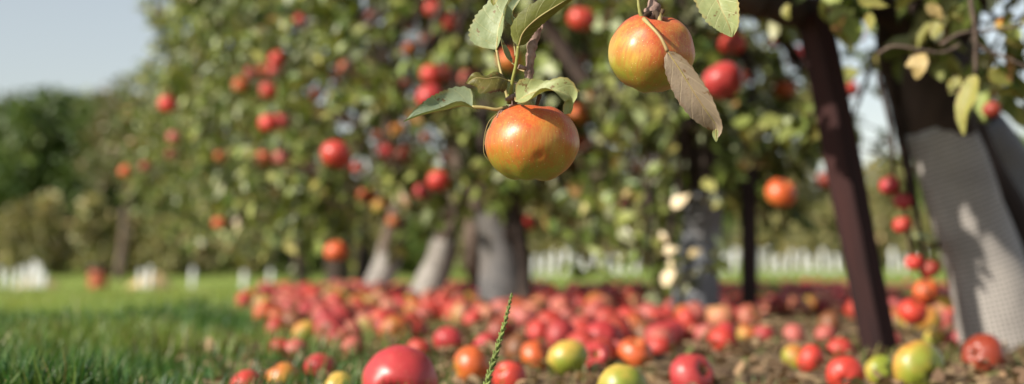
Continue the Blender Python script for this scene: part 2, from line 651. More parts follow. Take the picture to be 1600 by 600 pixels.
# hanging apples seen in the photograph: px, py, width in px, colour key, label
RED, ORA, DRK, PNK, YEL, CRI = 'red', 'orange', 'dark', 'pink', 'yellow', 'crimson'
HANG = [
    (262, 163, 28, RED, 'small red apple hanging alone on the outer left edge of the foliage'),
    (272, 215, 22, PNK, 'faint pinkish apple just below the outermost red apple at far left'),
    (196, 268, 20, ORA, 'small orange apple hanging in front of the pale distant trunk'),
    (228, 260, 18, DRK, 'small dark red apple beside the orange one near the pale trunk'),
    (268, 242, 17, DRK, 'tiny dark red apple low on the left edge of the foliage'),
    (345, 247, 21, ORA, 'small orange apple between far left edge and the paired orange apples'),
    (343, 350, 22, ORA, 'low orange apple hanging above the lawn on the left side'),
    (376, 133, 24, ORA, 'orange apple at the left end of the cluster in upper left foliage'),
    (393, 115, 23, RED, 'pinkish red apple second from left in the upper left cluster'),
    (413, 112, 22, ORA, 'pale orange apple tucked in the middle of the upper left cluster'),
    (433, 92, 25, RED, 'topmost red apple of the upper left cluster'),
    (430, 110, 24, RED, 'red apple directly below the topmost one of the upper left cluster'),
    (420, 142, 28, RED, 'bright red apple hanging lowest in the upper left cluster'),
    (420, 193, 31, RED, 'left apple of the touching bright red pair below the upper left cluster'),
    (440, 191, 27, CRI, 'right deeper red apple of the touching pair below the upper left cluster'),
    (412, 248, 27, ORA, 'orange apple on the left of the low orange and pink pair'),
    (440, 247, 25, PNK, 'pink apple on the right of the low orange and pink pair'),
    (484, 262, 19, RED, 'small red apple left of the large glossy red apple'),
    (525, 242, 46, RED, 'large glossy red apple hanging alone left of the in-focus apple'),
    (541, 188, 20, DRK, 'small dark red apple just above the large glossy red apple'),
    (495, 148, 19, PNK, 'faint pink apple high in the leaves left of centre'),
    (540, 106, 24, ORA, 'orange apple high in the leaves above the large glossy red apple'),
    (524, 120, 18, RED, 'small red apple touching the orange one high left of centre'),
    (592, 214, 22, RED, 'small red apple right above the dark red pair'),
    (604, 238, 30, CRI, 'left dark red apple of the pair right of the large glossy apple'),
    (627, 242, 30, DRK, 'right shaded apple of the dark red pair right of the large glossy apple'),
    (622, 204, 26, YEL, 'yellow orange apple above the dark red pair'),
    (573, 307, 28, ORA, 'orange apple hanging low below the large glossy red apple'),
    (594, 324, 26, YEL, 'yellowish orange apple touching the low orange one'),
    (635, 134, 21, DRK, 'dark red apple left of the stacked red pair near centre'),
    (677, 14, 30, RED, 'red apple at the top edge left of the large green leaf'),
    (708, 36, 30, RED, 'crimson pink apple left of the large green leaf near the top'),
    (668, 62, 24, PNK, 'pinkish apple below the top edge apple left of the green leaf'),
    (640, 77, 22, ORA, 'small orange apple high up left of the pinkish one'),
    (598, 84, 20, PNK, 'faint pink apple high in leaves left of the small orange one'),
    (673, 118, 34, RED, 'left upper apple of the red stack left of the in-focus apple'),
    (692, 117, 30, RED, 'right upper apple of the red stack left of the in-focus apple'),
    (672, 153, 42, CRI, 'lower rose red apple of the stack above the long pale leaf'),
    (733, 122, 30, PNK, 'rose apple half hidden behind the brown curled leaf'),
    (796, 95, 36, ORA, 'orange apple behind the twig and leaf stalks at centre'),
    (660, 300, 26, CRI, 'dim red apple low in shade above the leaning trunk'),
    (685, 283, 34, RED, 'red apple hanging above the leaning grey trunk'),
    (617, 345, 24, ORA, 'pale orange apple hanging low by the white wrapped trunk'),
    (525, 393, 34, ORA, 'orange red apple hanging lowest in front of a stump-like trunk'),
    (822, 348, 30, RED, 'bright red apple hanging low right of the thick grey trunk'),
    (903, 180, 32, ORA, 'orange apple peeping out right above the in-focus apple'),
    (908, 226, 30, ORA, 'orange apple peeping out beside the in-focus apple on its right'),
    (893, 260, 28, YEL, 'yellow orange apple peeping out at the lower right of the in-focus apple'),
    (908, 30, 42, RED, 'bright red apple near the top between the two in-focus apples'),
    (905, 96, 24, PNK, 'dim pink apple between the two in-focus apples in the leaves'),
    (1020, 156, 22, RED, 'small red apple just below the upper in-focus apple'),
    (995, 264, 24, ORA, 'dull orange apple low in the leaves below the upper in-focus apple'),
    (978, 316, 22, PNK, 'faint pink apple low near the pale sunlit leaves'),
    (1095, 255, 36, RED, 'dark shaded red apple hanging above the bluish trunk'),
    (1130, 127, 60, CRI, 'large crimson apple right of the dry hanging leaf'),
    (1145, 69, 40, RED, 'red apple above the large crimson one under the leaf tip'),
    (1170, 118, 26, DRK, 'dark apple half behind the large crimson one'),
    (1245, 88, 32, CRI, 'dark red apple beside the top of the brown prop post'),
    (1226, 140, 34, ORA, 'dull orange apple left of the brown prop post'),
    (1220, 303, 46, ORA, 'big orange red apple hanging between dark stake and brown post'),
    (1290, 282, 30, DRK, 'dark red apple hidden close beside the brown post on its left'),
    (1340, 56, 22, ORA, 'orange apple just right of the brown post under the limb'),
    (1326, 139, 30, RED, 'red apple just right of the brown post against the sky'),
    (1550, 172, 28, DRK, 'dark red apple hanging in shade right of the long drooping leaf'),
    (1568, 42, 26, YEL, 'dull brownish orange apple at the top right in shade'),
    (1390, 290, 31, CRI, 'topmost dark red apple of the string beside the wrapped trunk'),
    (1411, 314, 29, CRI, 'second dark red apple of the string beside the wrapped trunk'),
    (1410, 352, 29, RED, 'third apple, redder, of the string beside the wrapped trunk'),
    (1429, 411, 28, RED, 'red apple left of a pair low in the string beside the wrapped trunk'),
    (1455, 420, 30, DRK, 'dark apple right of a pair low in the string beside the wrapped trunk'),
    (1447, 455, 38, ORA, 'orange red apple near the bottom of the string by the wrapped trunk'),
    (577, 26, 22, PNK, 'faint pink apple high up above the orange one left of centre'),
    (640, 42, 20, PNK, 'pale pink apple high up straight above the small orange one'),
    (668, 214, 20, ORA, 'dull orange apple left of the in-focus apple in leaves'),
    (700, 246, 22, DRK, 'dark apple left below the in-focus apple in shade'),
    (952, 130, 24, RED, 'red apple at the lower left of the upper in-focus apple'),
    (470, 30, 20, RED, 'small red apple high in the foliage above the upper left cluster'),
    (560, 262, 22, RED, 'small red apple just right below the large glossy red apple'),
    (1185, 205, 22, ORA, 'dull orange apple beside the top of the dark stake'),
    (1075, 215, 20, CRI, 'small dark crimson apple above the shaded one by the bluish trunk'),
    (1215, 60, 24, CRI, 'crimson apple under the dark limb left of the brown post'),
    (1426, 488, 44, RED, 'bright red apple at the bottom of the string touching the windfalls'),
]
BLUSH = {RED: (0.52, 0.022, 0.030, 0.93), ORA: (0.56, 0.085, 0.022, 0.76), DRK: (0.22, 0.010, 0.014, 0.95), PNK: (0.50, 0.10, 0.10, 0.84),
         YEL: (0.52, 0.15, 0.03, 0.52), CRI: (0.42, 0.012, 0.042, 0.97), 'green': (0.40, 0.25, 0.05, 0.10), 'gold': (0.50, 0.24, 0.05, 0.25), 'mixed': (0.56, 0.10, 0.03, 0.50), 'rotten': (0.17, 0.060, 0.028, 0.95), 'peach': (0.58, 0.22, 0.14, 0.70)}
HP = []
for (px, py, wpx, ck, lab) in HANG:
    R_ap = 0.036 if wpx < 40 else 0.039
    d = 2 * R_ap * F / wpx
    if d > 6.5:
        d = 6.5 + (d - 6.5) * 0.3
    if px > 1380:
        d = min(d, 2.95 if px < 1480 else 2.6)
    HP.append((P(px, py, d), wpx * d / F / 2, d))
HPA = np.array([tuple(h[0]) for h in HP])
HPR = np.array([h[1] for h in HP])


def clear_of_apples(pos):
    """drops leaves round each hanging fruit, on its camera side, and sunward so it is lit"""
    keep = np.ones(len(pos), bool)
    for c, r in zip(HPA, HPR):
        dv = pos - c
        out = np.array((CAMP - Vector(c)).normalized())
        t = np.clip(dv @ out, 0, 2.2)
        dist = np.linalg.norm(dv - t[:, None] * out, axis=1)
        keep &= dist > r * 1.25 + 0.012
        s_ = np.clip(dv @ np.array(SUN), 0, 0.7)          # leaves taken out sunward so the fruit is lit
        keep &= np.linalg.norm(dv - s_[:, None] * np.array(SUN), axis=1) > r * 0.95
    return keep


def crown_leaves(blobs, pal, leaf_len=0.062, cover=2.6, per=7, fruit=None, sag=0.5):
    pos, dirs, nrm, tw = [], [], [], MB()
    for b in blobs:
        px, py, d, rp = b[:4]
        cv = b[4] if len(b) > 4 else cover
        c = np.array(P(px, py, d))
        r = rp * d / F
        lp = (leaf_len * F / d) ** 2 * 0.62 * 0.5
        n = int(cv * math.pi * rp * rp / lp)
        nc = max(3, n // per)
        for _ in range(nc):
            while True:
                q = rng.uniform(-1, 1, 3)
                if q @ q < 1:
                    break
            s = (q @ q) ** 0.5
            q = q / max(s, 1e-3) * s ** 0.6
            p0 = c + q * np.array([r, r * 1.15, r])
            dr = q + rng.normal(size=3) * 0.6 + np.array([0, 0, -sag * rng.random()])
            dr /= np.linalg.norm(dr)
            ln = rng.uniform(0.10, 0.22)
            p1 = p0 + dr * ln
            if p1[2] < 0.05:
                continue
            if rng.random() < 0.6:
                tw.tube([p0 - dr * 0.05, (p0 + p1) / 2 + rng.normal(size=3) * 0.008, p1], [0.004, 0.003, 0.0015], 3, False)
            m = rng.integers(per - 3, per + 3)
            tt = (np.arange(m) + rng.random(m)) / m
            pp = p0 + dr * ln * tt[:, None]
            dd = dr * 0.5 + unit(m) * 0.9 + np.array([0, 0, -0.45])
            pos.append(pp)
            dirs.append(dd)
            nrm.append(unit(m) * 0.75 + np.array(SUN) * 0.35 + np.array([0, 0, 0.6]))
    pos, dirs, nrm = np.concatenate(pos), np.concatenate(dirs), np.concatenate(nrm)
    k = clear_of_apples(pos + dirs / (np.linalg.norm(dirs, axis=1)[:, None]) * leaf_len * 0.5)
    return pos[k], dirs[k], nrm[k], tw


def guard_mesh(pts, rads, n=18, gap=0.0, thick=0.004, wob=0.16):
    """open wrapped sleeve around a stem with UVs in metres"""
    pts = curve_pts(pts, 5)
    rads = lerp_list(rads, len(pts))
    vs, fs, uvs = [], [], []
    ref = Vector((0.0, 1.0, 0.0))
    L = 0
    for i, p in enumerate(pts):
        t = (pts[min(i + 1, len(pts) - 1)] - pts[max(i - 1, 0)]).normalized()
        a = t.cross(ref).normalized()
        b = a.cross(t)
        if i:
            L += (p - pts[i - 1]).length
        for k in range(n + 1):
            an = gap / 2 + (2 * math.pi - gap) * k / n
            r = rads[i] * (1 + wob * mnoise.noise((math.cos(an) * 1.5, math.sin(an) * 1.5, L * 6)))
            vs.append(p + (b * math.cos(an) + a * math.sin(an)) * r)
            uvs.append((an * rads[0], L))
    m = n + 1
    for i in range(len(pts) - 1):
        for k in range(n):
            fs.append((i * m + k, i * m + k + 1, (i + 1) * m + k + 1, (i + 1) * m + k))
    me = bpy.data.meshes.new('trunk_guard')
    me.from_pydata([tuple(v) for v in vs], [], fs)
    uvl = me.uv_layers.new(name='UVMap')
    for l in me.loops:
        uvl.data[l.index].uv = uvs[l.vertex_index]
    me.polygons.foreach_set('use_smooth', [True] * len(fs))
    return me


def orchard_tree(label, stems, blobs, pal='apple', cover=2.6, guards=(), limbs=(), limb_r=0.022, bark='bark', cat='tree', group='apple trees of the orchard row', keep_leaves=1.0, leaf_len=0.062):
    base = Vector(stems[0][0][0])
    t = empty('apple_tree', base)
    tag(t, label, cat, group)
    for (pts, rads) in stems:
        q = curve_pts(pts, 8)
        m = MB().tube(q, lerp_list(rads, len(q)), 14, True, 0.22, 9.0)
        link('trunk', m.mesh('trunk', origin=base), M[bark], t)
    for (pts, rads, gm, gp) in guards:
        o = link('trunk_guard', guard_mesh(pts, rads, gap=gp), M[gm], t, -base)
        s = o.modifiers.new('thick', 'SOLIDIFY')
        s.thickness = 0.003
    for (pts, rads) in limbs:
        q = curve_pts(pts, 8)
        m = MB().tube(q, lerp_list(rads, len(q)), 10, True, 0.25, 12.0)
        link('limb', m.mesh('limb', origin=base), M[bark], t)
    top = Vector(stems[0][0][-1])
    for b in blobs:
        c = P(*b[:3])
        if (c - top).length < 0.25:
            continue
        mid = top.lerp(c, 0.5) + Vector((0, 0, 0.10 * (c - top).length)) + Vector(rng.normal(size=3) * 0.04)
        q = curve_pts([top - Vector((0, 0, 0.1)), mid, c], 6)
        m = MB().tube(q, lerp_list([limb_r, limb_r * 0.7, limb_r * 0.3], len(q)), 7, True, 0.2, 12.0)
        link('limb', m.mesh('limb', origin=base), M[bark], t)
    pos, dirs, nrm, tw = crown_leaves(blobs, pal, leaf_len, cover)
    n = len(pos)
    ln = leaf_len * rng.uniform(0.7, 1.25, n)
    me = leaf_mesh('crown', pos, dirs, nrm, ln, ln * rng.uniform(0.48, 0.66, n), pick_cols(pal, n), rng.uniform(0.05, 0.35, n), rng.uniform(-0.05, 0.35, n), extra=tw, origin=base)
    o = link('crown', me, M['leaf'], t)
    o['kind'] = 'stuff'
    return t


def G(px, py):
    return ground_hit(px, py)


# nearest tree, at the right: two stems wrapped in wire-mesh guards, limb overhead
bA = G(1578, 548)
dA = PIX(bA)[2]
dB = dA + 0.30
stemA = [bA - Vector((0, 0, 0.05)), P(1545, 430, dA), P(1490, 270, dA), P(1448, 110, dA), P(1425, -20, dA), P(1418, -160, dA)]
stemC = [G(1668, 540) - Vector((0, 0, 0.05)), P(1622, 430, dA + 0.14), P(1553, 300, dA + 0.14), P(1502, 195, dA + 0.12), P(1470, 80, dA + 0.05)]
stemB = [G(1740, 530) - Vector((0, 0, 0.05)), P(1692, 430, dB), P(1590, 275, dB), P(1520, 165, dB), P(1490, 20, dB - 0.12), P(1470, -60, dB - 0.2)]
limb1 = [P(1430, 40, dA), P(1370, 8, dA - 0.05), P(1290, 20, dA - 0.12), P(1215, 10, dA - 0.25), P(1150, -10, dA - 0.5), P(1085, -90, dA - 1.0), P(1030, -140, 1.75), P(930, -120, 1.45)]
near_blobs = [(1480, -90, 2.9, 150, 2.2), (1330, -150, 2.8, 110, 2.2), (1560, 40, 2.8, 80, 1.0), (1580, 130, 2.8, 50, 0.8), 
              (1210, -130, 2.6, 110, 2.0), (1620, -60, 2.6, 140, 2.0), (1380, -230, 2.6, 140, 2.0), (1330, 190, 3.3, 40, 0.7), (1425, 270, 3.0, 25, 0.6),
              (1210, -270, 2.7, 150, 2.6), (1040, -370, 2.6, 150, 2.6), (950, -270, 2.5, 100, 2.4), (1380, -330, 2.9, 170, 2.4), (1440, 385, 2.95, 22, 0.8), (1455, 475, 2.95, 22, 0.8)]
near = orchard_tree('dark twin-stemmed apple tree at the right, stems wrapped in grey wire mesh',
                    [(stemA, [0.075, 0.068, 0.060, 0.073, 0.074, 0.05]), (stemB, [0.05, 0.045, 0.04, 0.04, 0.045, 0.04]), (stemC, [0.055, 0.05, 0.045, 0.05, 0.06])],
                    near_blobs, 'apple', 1.5,
                    guards=[([stemA[0] + Vector((0, 0, 0.05)), stemA[1], stemA[2], P(1462, 195, dA)], [0.092, 0.083, 0.070, 0.064], 'guard', 0.0),
                            ([stemB[0] + Vector((0, 0, 0.05)), stemB[1], stemB[2], P(1538, 193, dB)], [0.065, 0.060, 0.052, 0.046], 'guard_dark', 0.0)],
                    limbs=[(limb1, [0.046, 0.038, 0.034, 0.030, 0.026, 0.020, 0.014, 0.008]),
                           ([P(1425, 60, dA), P(1500, 10, dA - 0.1), P(1580, -30, dA - 0.2), P(1660, -60, dA - 0.2)], [0.04, 0.032, 0.025, 0.02])],
                    limb_r=0.014)

# drooping shoot that carries the string of apples
sh = curve_pts([P(1372, 120, 2.98), P(1392, 200, 2.96), P(1398, 285, 2.955), P(1418, 340, 2.955), P(1425, 400, 2.955), P(1445, 440, 2.955), P(1440, 480, 2.955)], 6)
bs = near.location
link('limb', MB().tube([P(1420, 60, dA)] + sh, lerp_list([0.006, 0.0045, 0.0035, 0.002], len(sh) + 1), 6, True, 0.2, 30).mesh('limb', origin=bs), M['bark'], near)

# second tree: bluish shaded sleeve, suckers at its left
b2 = G(1088, 500)
d2 = PIX(b2)[2]
t2s = [b2 - Vector((0, 0, 0.04)), P(1090, 430, d2), P(1098, 340, d2), P(1100, 260, d2), P(1085, 160, d2), P(1075, 60, d2), P(1080, -80, d2)]
orchard_tree('apple tree with bluish grey trunk sleeve and pale sunlit leaves down its left side',
             [(t2s, [0.065, 0.058, 0.052, 0.05, 0.045, 0.04, 0.03])],
             [(1010, 60, 4.3, 100), (1130, 30, 4.6, 105), (1190, 140, 4.6, 100), (1060, 170, 4.4, 95), (1215, 240, 4.8, 75), (985, 250, 4.6, 80), (1110, -90, 4.4, 150),
              (1250, 40, 4.8, 80), (1000, 340, 4.35, 58, 2.4), (1015, 420, 4.3, 48, 3.0), (1030, 470, 4.25, 40, 3.4), (1110, 130, 5.0, 90, 2.4), (1040, 240, 4.9, 80, 2.4), (1140, 250, 4.7, 70), (1310, 230, 5.0, 40, 1.2), (940, 320, 4.8, 45, 1.4), (1060, 330, 4.3, 40, 1.6), (1280, 150, 5.0, 55, 1.4)],
             'apple', 3.2, guards=[([t2s[0] + Vector((0, 0, 0.04)), t2s[1], t2s[2], P(1099, 300, d2)], [0.074, 0.068, 0.062, 0.06], 'guard_dark', 0.0)],
             limbs=[([P(1075, 60, d2), P(960, 160, d2 - 0.15), P(870, 60, d2 - 0.1), P(820, -40, d2 - 0.2)], [0.028, 0.026, 0.024, 0.016])])

# third tree: thick trunk, grey sleeve
b3 = G(790, 486)
d3 = PIX(b3)[2]
t3s = [b3 - Vector((0, 0, 0.04)), P(785, 420, d3), P(778, 345, d3), P(772, 270, d3), P(765, 180, d3), P(775, 80, d3), P(770, -60, d3)]
orchard_tree('apple tree with thick grey sleeved trunk directly below the in-focus apple',
             [(t3s, [0.08, 0.075, 0.07, 0.06, 0.05, 0.045, 0.03]), ([G(826, 489) - Vector((0, 0, 0.04)), P(818, 430, d3 - 0.05), P(808, 350, d3 - 0.03), P(790, 270, d3)], [0.030, 0.028, 0.027, 0.025])],
             [(870, 60, 5.0, 105), (765, 60, 5.3, 110), (905, 180, 5.2, 95), (825, 160, 5.6, 100), (705, 190, 5.0, 90), (770, -90, 5.2, 160), (905, 290, 5.5, 60, 1.8), (850, 280, 5.6, 60, 1.8), (940, 110, 5.4, 80), (740, 290, 5.6, 50, 1.5), (830, 250, 5.0, 60), (800, 120, 6.8, 130, 1.8), (950, 120, 6.8, 130, 1.8), (1080, 100, 6.8, 120, 1.8), (1180, 190, 6.5, 90, 1.8), (690, 100, 7.0, 120, 1.8), (900, 240, 6.6, 80, 1.8), (1060, 230, 6.6, 80, 1.8)],
             'apple', 3.2, guards=[([t3s[0] + Vector((0, 0, 0.04)), t3s[1], t3s[2], P(777, 330, d3)], [0.094, 0.085, 0.076, 0.068], 'guard_mid', 0.0)])

# fourth tree: leaning trunk
b4 = G(662, 468)
d4 = PIX(b4)[2]
t4s = [b4 - Vector((0, 0, 0.04)), P(685, 415, d4), P(705, 350, d4), P(722, 285, d4), P(710, 200, d4), P(690, 100, d4), P(690, -40, d4)]
orchard_tree('apple tree whose pale trunk leans to the right, second trunk left of centre',
             [(t4s, [0.068, 0.062, 0.056, 0.05, 0.045, 0.04, 0.03]), ([b4 + Vector((0.30, 0.25, -0.04)), P(738, 400, d4), P(742, 330, d4), P(735, 250, d4)], [0.05, 0.045, 0.04, 0.035])],
             [(620, 60, 5.5, 105), (560, 160, 5.2, 95), (650, 240, 5.8, 75), (525, 60, 5.6, 105), (600, -90, 5.8, 150), (540, 280, 5.4, 65), (475, 230, 5.4, 75), (615, 300, 5.8, 45, 1.6), (505, 335, 5.4, 50, 1.8), (455, 310, 5.6, 45, 1.8), (600, 210, 5.3, 70), (680, 130, 5.5, 70)],
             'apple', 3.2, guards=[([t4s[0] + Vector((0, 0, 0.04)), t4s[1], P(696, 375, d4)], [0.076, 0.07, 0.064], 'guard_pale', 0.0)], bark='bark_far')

# fifth to seventh trees
for (base, pxs, rads, blobs, lab, gm) in [
    ((590, 455), [(590, 455), (603, 415), (618, 350), (628, 290), (610, 200), (600, 80)], [0.078, 0.07, 0.06, 0.055, 0.05, 0.04],
     [(440, 60, 7.0, 105), (405, 180, 6.8, 95), (430, 290, 6.8, 70), (365, 100, 7.5, 85), (470, 345, 7.0, 50, 1.8), (405, -80, 7.4, 140), (470, 140, 6.5, 85), (560, 345, 7.5, 35, 1.5), (410, 360, 7.0, 30, 1.5)],
     'apple tree with bright white wrapped trunk base, third trunk left of centre', 'guard_pale'),
    ((528, 452), [(528, 452), (528, 410), (532, 350), (520, 280), (480, 180), (440, 80)], [0.105, 0.09, 0.08, 0.07, 0.06, 0.04],
     [(335, 60, 9.0, 80), (310, 190, 9.0, 75), (335, 285, 9.2, 60), (385, 350, 9.0, 40, 1.6), (355, -60, 9.0, 110), (280, 110, 9.5, 50, 1.8), (300, 20, 9.5, 50, 1.8)],
     'apple tree with short grey brown trunk behind the lowest hanging apple', None),
    ((468, 448), [(468, 448), (465, 410), (455, 360), (430, 280), (380, 200), (330, 120)], [0.12, 0.10, 0.09, 0.08, 0.06, 0.04],
     [(255, 225, 12, 60), (290, 320, 12, 50, 1.8), (235, 290, 13, 45, 1.6), (245, 160, 12, 50, 1.8), (330, 345, 11, 40, 1.6), (300, 140, 11, 60)],
     'farthest apple tree of the row with dark trunk at the edge of the lawn', None)]:
    gb = G(*base)
    dd = PIX(gb)[2]
    st = [gb - Vector((0, 0, 0.05))] + [P(a, b, dd) for a, b in pxs[1:]]
    gs = []
    if gm:
        gs = [([st[0] + Vector((0, 0, 0.05)), st[1], st[1].lerp(st[2], 0.5)], [rads[0] * 1.12, rads[1] * 1.1, rads[1]], gm, 0.0)]
    extra = []
    if not gm:
        extra = [([gb + Vector((0.14, 0.2, -0.05)), gb + Vector((0.16, 0.2, 0.3)), gb + Vector((0.05, 0.2, 0.8))], [0.06, 0.055, 0.045])]
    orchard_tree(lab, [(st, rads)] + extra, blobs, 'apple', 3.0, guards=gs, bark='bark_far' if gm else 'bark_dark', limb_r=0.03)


# ------------------------------------------------------------------ posts
def post(name, p0, p1, w, dpt, rot, mat, label, cat):
    p0, p1 = Vector(p0), Vector(p1)
    ax = (p1 - p0)
    L = ax.length
    n = 16
    vs, fs = [], []
    c = 0.12
    prof = [(-1, -1 + c), (-1 + c, -1), (1 - c, -1), (1, -1 + c), (1, 1 - c), (1 - c, 1), (-1 + c, 1), (-1, 1 - c)]
    for i in range(n + 1):
        z = L * i / n
        ox = 0.004 * mnoise.noise((z * 3, 1.0, 2.0))
        for (a, b) in prof:
            k = 1 + 0.05 * mnoise.noise((a * 2, b * 2, z * 6))
            vs.append((a * w / 2 * k + ox, b * dpt / 2 * k, z))
    for i in range(n):
        for k in range(8):
            fs.append((i * 8 + k, i * 8 + (k + 1) % 8, (i + 1) * 8 + (k + 1) % 8, (i + 1) * 8 + k))
    fs.append(tuple(range(8))[::-1])
    fs.append(tuple(n * 8 + k for k in range(8)))
    me = bpy.data.meshes.new(name)
    me.from_pydata(vs, [], fs)
    o = link(name, me, mat)
    o.location = p0
    o.rotation_mode = 'QUATERNION'
    o.rotation_quaternion = ax.to_track_quat('Z', 'Y') @ Quaternion((0, 0, 1), rot)
    return tag(o, label, cat)


g1 = G(1385, 558)
dP = PIX(g1)[2]
post('prop_post', g1 - Vector((0, 0, 0.05)), P(1271, 22, dP + 0.02), 0.054, 0.048, R(34), M['post'], 'leaning reddish brown square timber post propping the dark limb', 'post')
g2 = G(1172, 501)
dQ = PIX(g2)[2]
post('stake', g2 - Vector((0, 0, 0.05)), P(1168, 150, dQ), 0.046, 0.04, R(15), M['stake'], 'thin upright blackish stake between the bluish trunk and brown post', 'stake')


# ------------------------------------------------------------------ apples
def apple_geo(seed, nu, nv, lobe=0.03, lump=0.05, tall=0.90, dent=None, cone=0.035, shoulder=0.05, cav=0.27):
    vs = []
    def pt(ph, th):
        rho = 1 - 0.46 * math.exp(-(ph / cav) ** 2) + shoulder * math.exp(-((ph - 0.6) / 0.30) ** 2) - 0.26 * math.exp(-((math.pi - ph) / 0.25) ** 2)
        rho *= 1 + 0.05 * math.sin(ph) ** 2 + cone * math.cos(ph)
        rho *= 1 + lobe * math.cos(5 * th + seed) * sstep(1.3, 3.0, ph) + lobe * 0.5 * math.cos(5 * th + seed) * (1 - sstep(0.3, 1.2, ph))
        v = Vector((math.sin(ph) * math.cos(th), math.sin(ph) * math.sin(th), math.cos(ph)))
        rho *= 1 + lump * mnoise.noise(v * 0.9 + Vector((seed * 7.3, seed * 3.1, 0))) + lump * 0.35 * mnoise.noise(v * 2.6 + Vector((seed, 4, 0)))
        if dent:
            for (dv, s, a) in dent:
                rho -= a * math.exp(-((v - dv).length / s) ** 2)
        v = v * rho
        v.z *= tall
        return v
    vs.append(pt(0, 0))
    for j in range(1, nv):
        ph = math.pi * (j / nv)
        for k in range(nu):
            vs.append(pt(ph, 2 * math.pi * k / nu))
    vs.append(pt(math.pi, 0))
    fs = []
    e = 1 + (nv - 2) * nu
    for k in range(nu):
        fs.append((0, 1 + k, 1 + (k + 1) % nu))
        fs.append((len(vs) - 1, e + (k + 1) % nu, e + k))
    for j in range(nv - 2):
        for k in range(nu):
            q = 1 + j * nu
            fs.append((q + k, q + nu + k, q + nu + (k + 1) % nu, q + (k + 1) % nu))
    return vs, fs


def apple_mesh(seed, nu, nv, **kw):
    v, f = apple_geo(seed, nu, nv, **kw)
    return MB().add(v, f).mesh('apple')


LOW = [apple_mesh(s + 0.37, 28, 18) for s in range(6)]
for me in LOW:
    me.materials.append(M['apple'])
MID = [apple_mesh(s + 11.7, 48, 30, lump=0.08) for s in range(5)]
for me in MID:
    me.materials.append(M['apple_mid'])
STEM = MB().tube(curve_pts([(0, 0, 0.42), (0.02, 0.01, 0.75), (0.09, 0.03, 1.12)], 4), lerp_list([0.05, 0.035, 0.055], 9), 6).mesh('stem')
STEM.materials.append(M['stem'])
cm = MB()
for k in range(5):
    a = 2 * math.pi * k / 5
    ca, sa = math.cos(a), math.sin(a)
    cm.add([(ca * 0.12 - sa * 0.05, sa * 0.12 + ca * 0.05, -0.60), (ca * 0.12 + sa * 0.05, sa * 0.12 - ca * 0.05, -0.60), (ca * 0.05, sa * 0.05, -0.80), (ca * 0.07, sa * 0.07, -0.58)],
           [(0, 1, 2), (0, 2, 3), (1, 3, 2), (0, 3, 1)])
CALYX = cm.mesh('calyx', False)
CALYX.materials.append(M['stem'])


def apple(name, me, loc, r, rot, col, label, group=None, parts=True, stem=True):
    o = bpy.data.objects.new(name, me)
    COL.objects.link(o)
    o.location = loc
    o.scale = (r, r, r)
    o.rotation_euler = rot
    j = rng.uniform(0.88, 1.1, 3) * (rng.uniform(0.62, 0.98) if not parts else 1.0)
    o.color = (col[0] * j[0], col[1] * j[1], col[2] * j[2], min(1, max(0, col[3] + rng.normal() * 0.03)))
    tag(o, label, 'apple', group)
    if parts:
        for nm, mm in ((('stem', STEM),) if stem else ()) + (('calyx', CALYX),):
            c = bpy.data.objects.new(nm, mm)
            COL.objects.link(c)
            c.parent = o
    return o


for (px, py, wpx, ck, lab), (pos, r, d) in zip(HANG, HP):
    rot = (rng.normal() * 0.25, rng.normal() * 0.25, rng.uniform(0, 6.28))
    apple('apple', (MID if wpx > 40 else LOW)[int(rng.integers(5))], pos, r * 1.0, rot, BLUSH[ck], lab, 'apples hanging in the trees', wpx > 24)

# ------------------------------------------------------------------ the two apples in focus
d0 = 1.215
UNIT = d0 / F
h1 = MB().add(*apple_geo(2.4, 128, 84, lobe=0.020, lump=0.06, tall=0.90, cone=0.0, shoulder=0.02, cav=0.20,
                         dent=[(Vector((0.18, -0.95, -0.32)).normalized(), 0.13, 0.035), (Vector((-0.12, -0.95, 0.05)).normalized(), 0.30, 0.022), (Vector((0.55, -0.8, -0.1)).normalized(), 0.4, 0.02)])).mesh('apple')
h1.materials.append(M['apple_fine'])
A1 = apple('apple', h1, P(832, 224, d0), 69.5 * UNIT, (R(3), R(4), 0), (0.54, 0.060, 0.020, 0.57), 'orange red in-focus apple, green at its base, hanging lowest at the centre', 'apples in focus', True)
h2 = MB().add(*apple_geo(5.1, 128, 84, lobe=0.022, lump=0.06, tall=0.95, cone=0.02, shoulder=0.04, cav=0.24)).mesh('apple')
h2.materials.append(M['apple_fine'])
A2 = apple('apple', h2, P(1018, 84, d0), 64 * UNIT, (R(24), R(-4), 0.6), (0.52, 0.040, 0.022, 0.60), 'red and orange in-focus apple at the top with a dry leaf across it', 'apples in focus', True)


